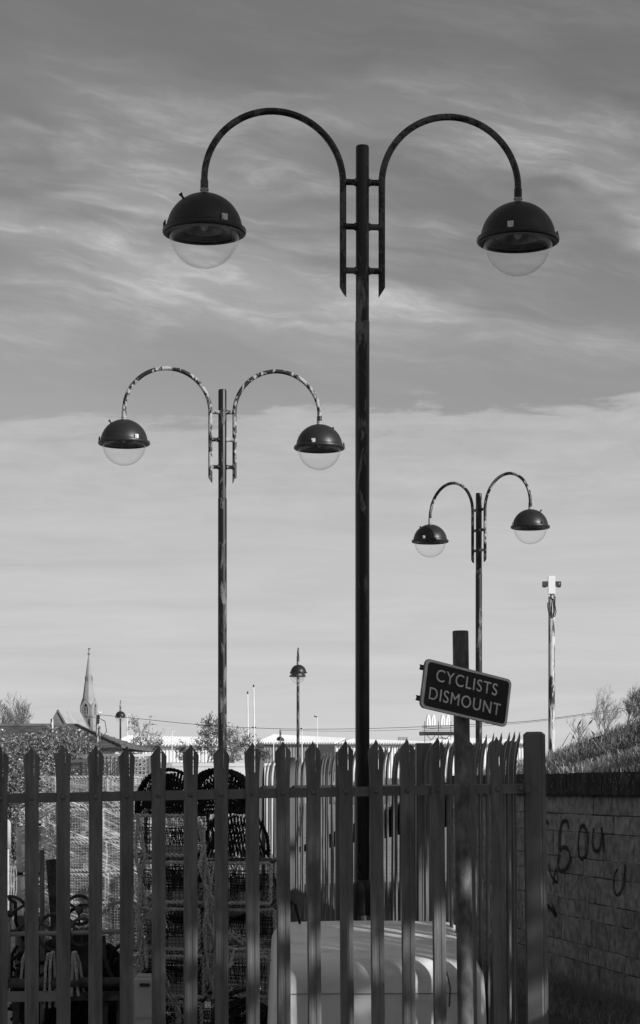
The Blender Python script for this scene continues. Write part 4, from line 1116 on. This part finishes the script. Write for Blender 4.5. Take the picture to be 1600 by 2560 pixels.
def make_pot(cat, group, ropemat, netmat, wiremat, seed, arch=False, rope_r=.0145):
    rr = random.Random(seed)
    r = thing('lobster_pot', '', cat, (0, 0, 0), 0, group); w, d, h = PWD/2, PDP/2, PHT
    if not arch:
        for y in (-d, d):
            q = MB()
            for a, b in (((-w, y, .012), (w, y, .012)), ((w, y, .012), (w, y, h)), ((w, y, h), (-w, y, h)), ((-w, y, h), (-w, y, .012))):
                A, B_ = Vector(a), Vector(b); m = (A+B_)/2+Vector((rr.uniform(-.006, .006), 0, rr.uniform(-.006, .006)))
                rope_path(q, [A, m, B_], rope_r*rr.uniform(.85, 1.15), .062, 4, 2, .15, rr)
            q.build('rope_frame', M[ropemat], r, True)
        for x in (-w, w):
            for z in (.012, h):
                q = MB(); q.tube([(x, -d, z), (x, d, z)], .009, 6); q.build('side_bar', M['wire' if ropemat == 'rope' else 'net_pale'], r, True)
        q = MB(); nx, nz, ny = 17, 11, 22
        grid(q, (-w, -d, 0), (2*w, 0, 0), (0, 0, h), nx, nz); grid(q, (-w, d, 0), (2*w, 0, 0), (0, 0, h), nx, nz)
        grid(q, (-w, -d, 0), (0, 2*d, 0), (0, 0, h), ny, nz); grid(q, (w, -d, 0), (0, 2*d, 0), (0, 0, h), ny, nz)
        grid(q, (-w, -d, h), (2*w, 0, 0), (0, 2*d, 0), nx, ny)
        q.build('wire_mesh', M[wiremat], r)
        # netting funnel and parlour divider hanging inside
        q = MB(); top = .205
        for yy in (-.08, .16):
            for i in range(22):
                x0 = -w+i*PWD/21; sag = .05*math.sin(math.pi*i/21)
                q.bar((x0, yy, top-.02), (x0+rr.uniform(-.03, .03), yy+.06, .09-sag*.5), .0035)
            for j in range(7): q.bar((-w, yy+.01*j, top-.02*j), (w, yy+.01*j, top-.02*j-rr.uniform(0, .03)), .0035)
        q.build('funnel_net', M[netmat], r)
    else:
        for y in (-d, 0, d):
            q = MB(); pts = [(-w, y, 0)]
            for i in range(15):
                a = math.pi*i/14; pts.append((-w*math.cos(a), y, .06+(h-.04)*math.sin(a)))
            pts.append((w, y, 0)); rope_path(q, pts, .012, .042, 4, 2, .2, rr); q.build('hoop', M['net' if ropemat == 'rope' else ropemat], r, True)
        q = MB(); n = 16; m = 18
        prof = [(-w*math.cos(math.pi*i/n), .06+(h-.04)*math.sin(math.pi*i/n)) for i in range(n+1)]
        for i in range(n+1):
            for j in range(m):
                for s in (1, -1):
                    k2 = i+s
                    if 0 <= k2 <= n:
                        a = Vector((prof[i][0], -d+2*d*j/m, prof[i][1])); b = Vector((prof[k2][0], -d+2*d*(j+1)/m, prof[k2][1]))
                        q.bar(a, b, .0062)
        for y in (-d, d, .0):
            for i in range(20):
                x0 = -w+PWD*i/19; zt = .06+(h-.04)*math.sqrt(max(0, 1-(x0/w)**2))
                q.bar((x0, y, 0), (x0+.05 if x0 < .12 else x0-.04, y, zt*.93), .0065); q.bar((x0, y, 0), (x0-.05 if x0 > -.12 else x0+.04, y, zt*.93), .0065)
        q.build('netting', M[netmat], r, kind='stuff')
        q = MB(); [q.bar((-w*.9+w*1.8*i/15, -d*.2, .02), (-w*.7+w*1.4*((i*7) % 16)/15, -d*.1, h*.8), .005) for i in range(16) for _ in (0,)]; q.build('divider_net', M[netmat], r)
    for x in (-.14, -.05, .05, .14):
        q = MB(); q.box((x, 0, .004), (.035, PDP, .012)); q.build('slat', M['wood'], r)
    if not arch:
        q = MB(); q.box((.06, -.16, .045), (.13, .07, .06)); q.build('weight', M['weight'], r)
        q = MB(); rope_path(q, [(-w, -d-.01, .03), (-w+.04, -d-.03, .06), (-w+.10, -d-.025, .03), (-w+.05, -d-.03, .0), (-w-.01, -d-.02, .05)], .009, .04, 4, 2, .3, rr); q.build('lashing', M[ropemat], r, True)
    return r
grp = 'lobster pots stacked behind the front fence'
ordn = ['bottom', 'second', 'third', 'fourth', 'fifth']
pot0 = make_pot('lobster pot', grp, 'rope', 'net', 'wire', 1); archp = make_pot('lobster pot', grp, 'rope', 'net', 'wire', 2, True)
first = True
def put(src, used, loc, rz, lab, group=None):
    if not used: src.location = loc; src.rotation_euler = (0, 0, rz); src['label'] = lab; return src
    return dup(src, loc, rz, lab, group)
Z1 = 12.4
for i in range(5):
    put(pot0, i > 0, (PX(423, Z1)+rp.uniform(-.022, .022), Z1+PDP/2+rp.uniform(-.04, .04), .29*i), R(rp.uniform(-6, 6)), 'rope-edged lobster pot, %s from the ground in the taller left stack' % ordn[i])
for i in range(4):
    put(pot0, True, (PX(607, Z1)+rp.uniform(-.022, .022), Z1+PDP/2+.03+rp.uniform(-.02, .02), .29*i-.005), R(rp.uniform(-6, 6)), 'rope-edged lobster pot, %s from the ground in the shorter right stack' % ordn[i])
put(archp, False, (PX(585, Z1), Z1+PDP/2+.05, 1.165), R(2), 'hooped black netting pot lying on top of the right stack')
put(archp, True, (PX(540, Z1), Z1+PDP/2+.3, 1.43), R(-3), 'topmost hooped black pot above the right stack')
put(archp, True, (PX(405, Z1), Z1+PDP/2+.28, 1.43), R(3), 'hooped black netting pot lying on top of the left stack')
for i in range(4): put(pot0, True, (PX(470, Z1)+.03*i-.2, Z1+1.35, .29*i), R(4), 'rope-edged lobster pot, %s from the ground in the dark stack behind the left one' % ordn[i])
# loose ropes and netting draped over the stacks
r_ = random.Random(52)
for i, (pxa, pya, pxb, pyb, mt, lab) in enumerate(((345, 2050, 356, 2420, 'rope', 'frayed rope hanging down the left side of the taller pot stack'), (505, 2060, 528, 2470, 'rope', 'thick rope hanging in the gap between the two pot stacks'),
        (520, 2160, 545, 2500, 'rope', 'rope hanging down the left edge of the shorter pot stack'), (395, 2410, 455, 2560, 'rope_pale', 'pale rope trailing from the bottom pots of the taller stack'), (560, 2330, 690, 2400, 'rope_pale', 'pale frayed rope bundle across the lower pots of the shorter stack'), (340, 2255, 400, 2300, 'rope', 'knotted rope tangle at the middle left of the taller stack'))):
    A = P(pxa, pya, Z1-.09); t = thing('loose_rope', lab, 'rope', A, 0, 'loose ropes on the pot stacks'); B_ = P(pxb, pyb, Z1-.09)-A
    for kk in range(4):
        pts = []; ph_ = r_.uniform(0, 6)
        for m_ in range(9):
            u = m_/8; pts.append(B_*u+Vector((.020*math.sin(u*9+ph_)+r_.gauss(0, .010), r_.uniform(-.03, .03), r_.gauss(0, .012))))
        q = MB(); rope_path(q, pts, .0075+.002*kk % .006, .04, 4, 2, .35, r_)
        for f_ in range(16):
            c = pts[r_.randrange(9)]; d_ = Vector((r_.gauss(0, .03), r_.gauss(0, .02), r_.gauss(-.01, .03))); q.tube([c, c+d_*.6+Vector((0, -.01, 0)), c+d_*1.2+Vector((0, 0, -.02))], .0016, 3, cap=False)
        q.build('strand', M[mt], t, True)
# pale pots in stretch film, standing in the sun
grp2 = 'sunlit pale pots under stretch film'
Zp = 17.6; potp = make_pot('lobster pot', grp2, 'rope_pale', 'net_pale', 'net_pale', 5)
for c in (0, 1):
    for i in range(6):
        loc = (PX(200+110*c, Zp)+rp.uniform(-.02, .02), Zp+PDP/2+c*.2, .285*i)
        put(potp, not (c == 0 and i == 0), loc, R(rp.uniform(-5, 5)), 'pale sunlit lobster pot under film, %s from the ground in the %s wrapped stack' % ((ordn+['topmost'])[i], ('left', 'right')[c]))
fw = thing('stretch_film', 'torn shiny stretch film wrapped round the pale pots', 'plastic film', (PX(255, Zp), Zp+.3, 0)); q = MB()
nx_, nz_ = 24, 30; X_, Y_ = .52, .36
ring_ = [(-X_, -Y_), (X_, -Y_+.05), (X_+.02, Y_+.15), (-X_, Y_+.1)]
rf_ = random.Random(9)
for s_ in range(4):
    a, b = Vector((*ring_[s_], 0)), Vector((*ring_[(s_+1) % 4], 0)); b0 = len(q.v)
    for j in range(nz_+1):
        for i in range(nx_+1):
            p = a.lerp(b, i/nx_); o_ = .012*math.sin(i*1.3+j*.8)+.010*math.sin(j*2.1-i*.5)+.02*math.sin(j*.45); nn = Vector(((b-a).y, -(b-a).x, 0)).normalized()
            p = p+nn*o_; p.z = .12+1.58*j/nz_; q.v.append(tuple(p))
    for j in range(nz_):
        for i in range(nx_):
            k_ = b0+j*(nx_+1)+i; q.f.append((k_, k_+1, k_+nx_+2, k_+nx_+1))
q.build('film_sheet', M['film'], fw, True)
# ---- distant pallets and netting in the sun, above the film
for i, (px, py, Z, w_) in enumerate(((200, 1925, 21, .34), (250, 1912, 22, .42), (330, 1912, 22.5, .40))):
    t = thing('fish_crate', ('pale mesh crate nearest the bush, above the film', 'pale mesh crate in the middle behind the wrapped pots', 'rightmost pale mesh crate leaning behind the wrapped pots')[i], 'crate', (PX(px, Z), Z, 0), R(8*i-6), 'pale mesh crates behind the pots')
    zt_ = PZ(py-25, Z); q = MB(); grid(q, (-w_/2, 0, 0), (w_, 0, 0), (0, 0, zt_), 9, 44, .004); grid(q, (-w_/2, .4, 0), (w_, 0, 0), (0, 0, zt_), 9, 44, .004); grid(q, (w_/2, 0, 0), (0, .4, 0), (0, 0, zt_), 9, 44, .004); q.build('mesh', M['net_pale'], t)
    q = MB()
    for x in (-w_/2, w_/2):
        q.bar((x, 0, 0), (x, 0, zt_), .03)
    q.build('corner_post', M['wood'], t)
    for z in (zt_-.02, zt_-.28, zt_-.5):
        q = MB(); q.bar((-w_/2-.03, -.02, z), (w_/2+.03, -.02, z+.02), .02, .03); q.build('board', M['white'], t)

# ---- left edge: marker pole, plastic drums, ropes, plank, beam
Zl = 18.2; cl = Zl/F
t = thing('marker_pole', 'white round-topped marker pole at the left edge', 'pole', (PX(32, Zl), Zl-.3, 0)); q = MB()
zt_ = PZ(2047, Zl); q.tube([(0, 0, 0), (0, 0, zt_-.06)], .014, 8); q.tube([(0, 0, zt_-.26), (0, 0, zt_-.05), (.0, 0, zt_-.02), (0, 0, zt_)], [.030, .030, .024, .006], 10); q.build('pole', M['white'], t, True)
for i, (z0, z1, lab) in enumerate(((2290, 2186, 'lower grey plastic drum at the left edge'), (2180, 2066, 'upper grey plastic drum at the left edge, standing on another'))):
    t = thing('plastic_drum', lab, 'drum', (PX(78, Zl), Zl, PZ(z0, Zl)), 0, 'grey plastic drums'); h_ = PZ(z1, Zl)-PZ(z0, Zl)
    q = MB(); q.lathe([(0, 0), (.12, 0), (.135, .02), (.135, h_*.3), (.128, h_*.33), (.135, h_*.36), (.135, h_-.04), (.12, h_-.01), (.05, h_), (0, h_)], 24); q.build('barrel', M['grey_plastic'], t, True)
    q = MB(); q.lathe([(.03, h_), (.03, h_+.03), (0, h_+.03)], 12, (.06, 0, 0)); q.build('cap', M['dark_metal'], t)
    if i == 0:
        q = MB(); q.lathe([(0, 0), (.14, 0), (.14, PZ(z0, Zl)), (0, PZ(z0, Zl))], 20, (0, 0, -PZ(z0, Zl))); q.build('stand', M['dark_metal'], t)
t = thing('rope_hank', 'looped pale ropes hanging beside the marker pole', 'rope', (PX(32, Zl), Zl-.28, PZ(2160, Zl))); q = MB()
for i in range(5):
    x = -.03+i*.022; q.tube([(x, 0, 0), (x-.012, -.01, -.1), (x-.008, -.01, -.25), (x+.008, -.01, -.3), (x+.02, -.01, -.22), (x+.018, 0, -.08), (x+.008, 0, 0)], .005, 5)
q.build('loops', M['rope_pale'], t, True); q = MB(); q.tube([(-.06, 0, 0), (.1, 0, .01)], .01, 6); q.build('hook_bar', M['wood'], t)
t = thing('white_beam', 'white diagonal beam sticking up between two fence pales at the left', 'beam', P(85, 2052, Zl)); e_ = P(140, 2008, Zl)-P(85, 2052, Zl)
q = MB(); q.bar(-e_*.6, e_, .05, .055); q.build('beam', M['white'], t)
q = MB(); q.bar(-e_*.6+Vector((0, .02, 0)), (-e_*.6).xy.to_3d()+Vector((-.03, .03, -P(85, 2052, Zl).z)), .05); q.build('prop', M['dark_metal'], t)
t = thing('rope_coil', 'tangle of white ropes and a small float in front of the white beam', 'rope', P(118, 2110, Zl)); q = MB(); r_ = random.Random(4)
for i in range(9):
    a0 = r_.uniform(0, 6.28); pts = []
    for k_ in range(9): a = a0+k_*.7; pts.append((.08*math.cos(a)*r_.uniform(.7, 1.2)+.02*r_.gauss(0, 1), .03*math.sin(a), .13*math.sin(a)*r_.uniform(.7, 1.2)-.02*i))
    q.tube(pts, .006, 5)
q.build('rope', M['rope_pale'], t, True); q = MB(); q.ell((.02, -.05, -.03), (.028, .028, .04), 10, 6); q.build('float', M['white'], t, True)
q = MB(); q.tube([(.0, 0, -.15), (.0, 0, -P(118, 2110, Zl).z)], .02, 6); q.build('post', M['wood'], t)
t = thing('plank', 'narrow upright weathered plank behind the second fence gap from the left', 'plank', (PX(107, 12.9), 12.9, 0)); q = MB(); q.bar((0, 0, 0), (-.01, .03, PZ(2125, 12.9)), .03, .02, up=Vector((0, 1, 0))); q.build('board', M['wood'], t)
t = thing('plank', 'dark slanting board beside the upright plank', 'plank', (PX(150, 13.0), 13.0, 0)); q = MB(); q.bar((.03, .0, 0), (-.07, .1, PZ(2150, 13)), .07, .02, up=Vector((0, 1, 0))); q.build('board', M['rust'], t)
# ---- winch frame with hand wheels
Zw = 12.25; cw = Zw/F
wn = thing('winch_frame', 'rusty winch trailer with hand wheels and pipe rails low on the left', 'winch', (PX(160, Zw), Zw, 0)); wx0 = PX(160, Zw)
def Q(px, py, d=0): p = P(px, py, Zw+d); return Vector((p.x-wx0, d, p.z))
q = MB(); q.tube([Q(24, 2335), Q(160, 2333), Q(306, 2328)], 6.3*cw, 10); q.build('rail_pipe', M['steel_pale'], wn, True)
q = MB(); q.tube([Q(22, 2290), Q(20, 2335), Q(21, 2460)], [8*cw, 7*cw, 5*cw], 8); q.build('column', M['steel_pale'], wn, True)
q = MB(); q.tube([Q(20, 2458), Q(300, 2456)], 13*cw, 12); q.build('axle_tube', M['rust'], wn, True)
q = MB(); q.bar(Q(10, 2492, -.05), Q(142, 2490, -.05), .05, 24*cw); q.build('channel', M['steel_pale'], wn)
q = MB(); q.bar(Q(140, 2490, .05), Q(310, 2490, .05), .06, .05); q.build('channel', M['rust'], wn)
for px in (40, 150, 262, 300):
    q = MB(); q.bar(Q(px, 2500, .1), Q(px, 2640, .1), .04, .04); q.build('leg', M['rust'], wn)
q = MB(); q.box(Q(205, 2350, .25)+Vector((0, 0, -.1)), (.20, .2, .30)); q.build('engine', M['dark_metal'], wn)
q = MB(); q.box(Q(180, 2348, .13), (.026, .01, .035)); q.build('plate', M['white'], wn)
for px, py, r_, d, tl in ((25, 2285, 44, .0, 25), (140, 2330, 46, .08, 10), (198, 2275, 36, .06, -15), (205, 2330, 34, .02, 30)):
    c = Q(px, py, d); q = MB(); mm = Matrix.Rotation(R(tl), 3, 'Z'); rad = r_*cw
    q.tube([c+mm @ Vector((rad*math.cos(2*math.pi*i/28), 0, rad*math.sin(2*math.pi*i/28))) for i in range(29)], .0105, 8, cap=False)
    w_ = q.build('hand_wheel', M['rust'], wn, True)
    for a in (30, 150, 270):
        q = MB(); q.tube([c, c+mm @ Vector((rad*math.cos(R(a)), 0, rad*math.sin(R(a))))], .009, 6); q.build('spoke', M['rust'], w_)
    q = MB(); q.ell(c, (.025, .03, .025), 10, 6); q.build('hub', M['rust'], w_)
t = thing('rope_bundle', 'pale rope bights hanging over the rusty winch tube', 'rope', (wx0, Zw-.04, 0)); 
for a, b, c, m_ in ((Q(52, 2450), Q(60, 2395), Q(66, 2380), 'rope'), (Q(110, 2520), Q(116, 2420), Q(121, 2384), 'rope'), (Q(124, 2520), Q(127, 2420), Q(131, 2380), 'rope'), (Q(179, 2490), Q(183, 2410), Q(184, 2380), 'rope_pale'), (Q(196, 2490), Q(190, 2410), Q(186, 2380), 'rope')):
    q = MB(); rope_path(q, [a+Vector((0, .04, 0)), b, c, c+Vector((.01, .03, .0)), b+Vector((.022, .05, 0)), a+Vector((.03, .09, 0))], .0095, .045, 4, 3); q.build('rope', M[m_], t, True)
t = thing('black_hose', 'black rubber hose hanging from the winch rail', 'hose', (wx0, Zw+.02, 0)); q = MB(); q.tube([Q(258, 2340), Q(262, 2395), Q(272, 2430), Q(282, 2450), Q(300, 2462)], .012, 8); q.build('hose', M['dark_metal'], t, True)
t = thing('net_heap', 'dark heap of rope and netting behind the winch', 'net', (wx0-.05, Zw+.75, 0)); q = MB(); r_ = random.Random(14)
for i in range(70):
    c = Vector((r_.uniform(-.42, .40), r_.uniform(-.2, .2), r_.uniform(.02, .62))); pts = [c]
    d_ = Vector((r_.gauss(0, 1), r_.gauss(0, .5), r_.gauss(0, 1))).normalized()
    for k_ in range(6): d_ = (d_+Vector((r_.gauss(0, .5), r_.gauss(0, .3), r_.gauss(0, .5)))).normalized(); pts.append(pts[-1]+d_*.06)
    q.tube(pts, .012, 5)
q.build('rope', M['net'], t, True, kind='stuff'); q = MB(); q.ell((0, .12, .25), (.42, .15, .38), 14, 8); q.build('heap', M['net'], t, True)
t = thing('grey_crate', 'grey plastic crate catching a patch of sun below the left pot stack', 'crate', (PX(366, 12.0), 12.0, 0)); zt_ = PZ(2437, 12.0)
bm = bmesh.new(); bmesh.ops.create_cube(bm, size=1); bmesh.ops.scale(bm, vec=(.15, .22, zt_), verts=bm.verts); bmesh.ops.translate(bm, vec=(0, 0, zt_/2), verts=bm.verts)
for v in bm.verts:
    if v.co.z < .1: v.co.x *= .85
bmesh.ops.bevel(bm, geom=bm.edges[:], offset=.02, segments=3, affect='EDGES'); me = bpy.data.meshes.new('body'); bm.to_mesh(me); bm.free(); me.materials.append(M['grey_plastic']); link('body', me, t)
q = MB(); q.box((.0, -.11, zt_-.05), (.06, .012, .02)); q.build('handle', M['dark_metal'], t)
q = MB(); q.box((0, -.112, zt_*.5), (.14, .008, .015)); q.build('rim', M['grey_plastic'], t)
t = thing('rope_heap', 'dark heap of coiled black rope at the foot of the right pot stack', 'rope', (PX(622, 11.7), 11.7, 0)); q = MB(); r_ = random.Random(24)
for i in range(44):
    rad = r_.uniform(.06, .17); cx, cz = r_.uniform(-.09, .09), r_.uniform(.0, .32); a0 = r_.uniform(0, 6.28); tl = r_.uniform(-.6, .6)
    q.tube([(cx+rad*math.cos(a0+a*.45), rad*.5*math.sin(a0+a*.45), max(.01, cz+rad*.8*math.sin(a0+a*.45+tl))) for a in range(10)], .009, 5)
q.build('coil', M['net'], t, True, kind='stuff')
for (a, b, c) in ((Q(566, 2340), Q(600, 2352), Q(625, 2350)), (Q(595, 2380), Q(585, 2395), Q(597, 2352)), (Q(655, 2372), Q(668, 2368), Q(684, 2378))):
    o_ = Vector((wx0-t.location.x, -.1, 0)); q = MB(); rope_path(q, [a+o_, b+o_, c+o_], .008, .035, 4, 3); q.build('rope_end', M['rope_pale'], t, True)
# ---- white tub behind the fence
TZ = 10.75
tb = thing('white_tub', 'large scuffed white plastic tub with rounded shoulders behind the fence, bottom centre', 'tub', (PX(950, TZ), TZ, 0), R(2))
bm = bmesh.new(); bmesh.ops.create_cube(bm, size=1.0)
TW, TD, TH = 1.185, 1.25, .66
for v in bm.verts:
    x, y, z_ = v.co; top_ = z_ > 0
    v.co = Vector((x*TW*(.955 if top_ else 1.03), (y+.5)*TD, (TH+(.145 if y > 0 else -.01)) if top_ else 0))
bmesh.ops.subdivide_edges(bm, edges=[e for e in bm.edges if abs(e.verts[0].co.x-e.verts[1].co.x) > .5], cuts=5, use_grid_fill=True)
for v in bm.verts:
    if v.co.z > .3: v.co.z += .012*(1-(v.co.x/(TW/2))**2)
sharp_ = [e for e in bm.edges if len(e.link_faces) == 2 and e.calc_face_angle() > .6]
bmesh.ops.bevel(bm, geom=sharp_, offset=.10, segments=7, affect='EDGES', profile=.5)
me = bpy.data.meshes.new('shell'); bm.to_mesh(me); bm.free(); me.materials.append(M['tub']); me.polygons.foreach_set('use_smooth', [True]*len(me.polygons)); link('shell', me, tb)
zse = PZ(2484, TZ); q = MB(); q.box((0, -.0045, zse), (TW*.80, .004, .004)); q.build('seam', M['tub_line'], tb)
q = MB(); q.tube([(.33, .02, .655), (.36, -.012, .60), (.378, -.012, .52), (.372, -.01, .42)], .004, 5); q.build('cord', M['dark_metal'], tb)
q = MB(); q.tube([(-.48, 1.1, .70), (-.50, 1.1, .80), (-.46, 1.1, .93), (-.43, 1.1, .90), (-.40, 1.1, .78)], [.012, .02, .02, .01, .008], 6); q.build('hook', M['net'], tb, True)
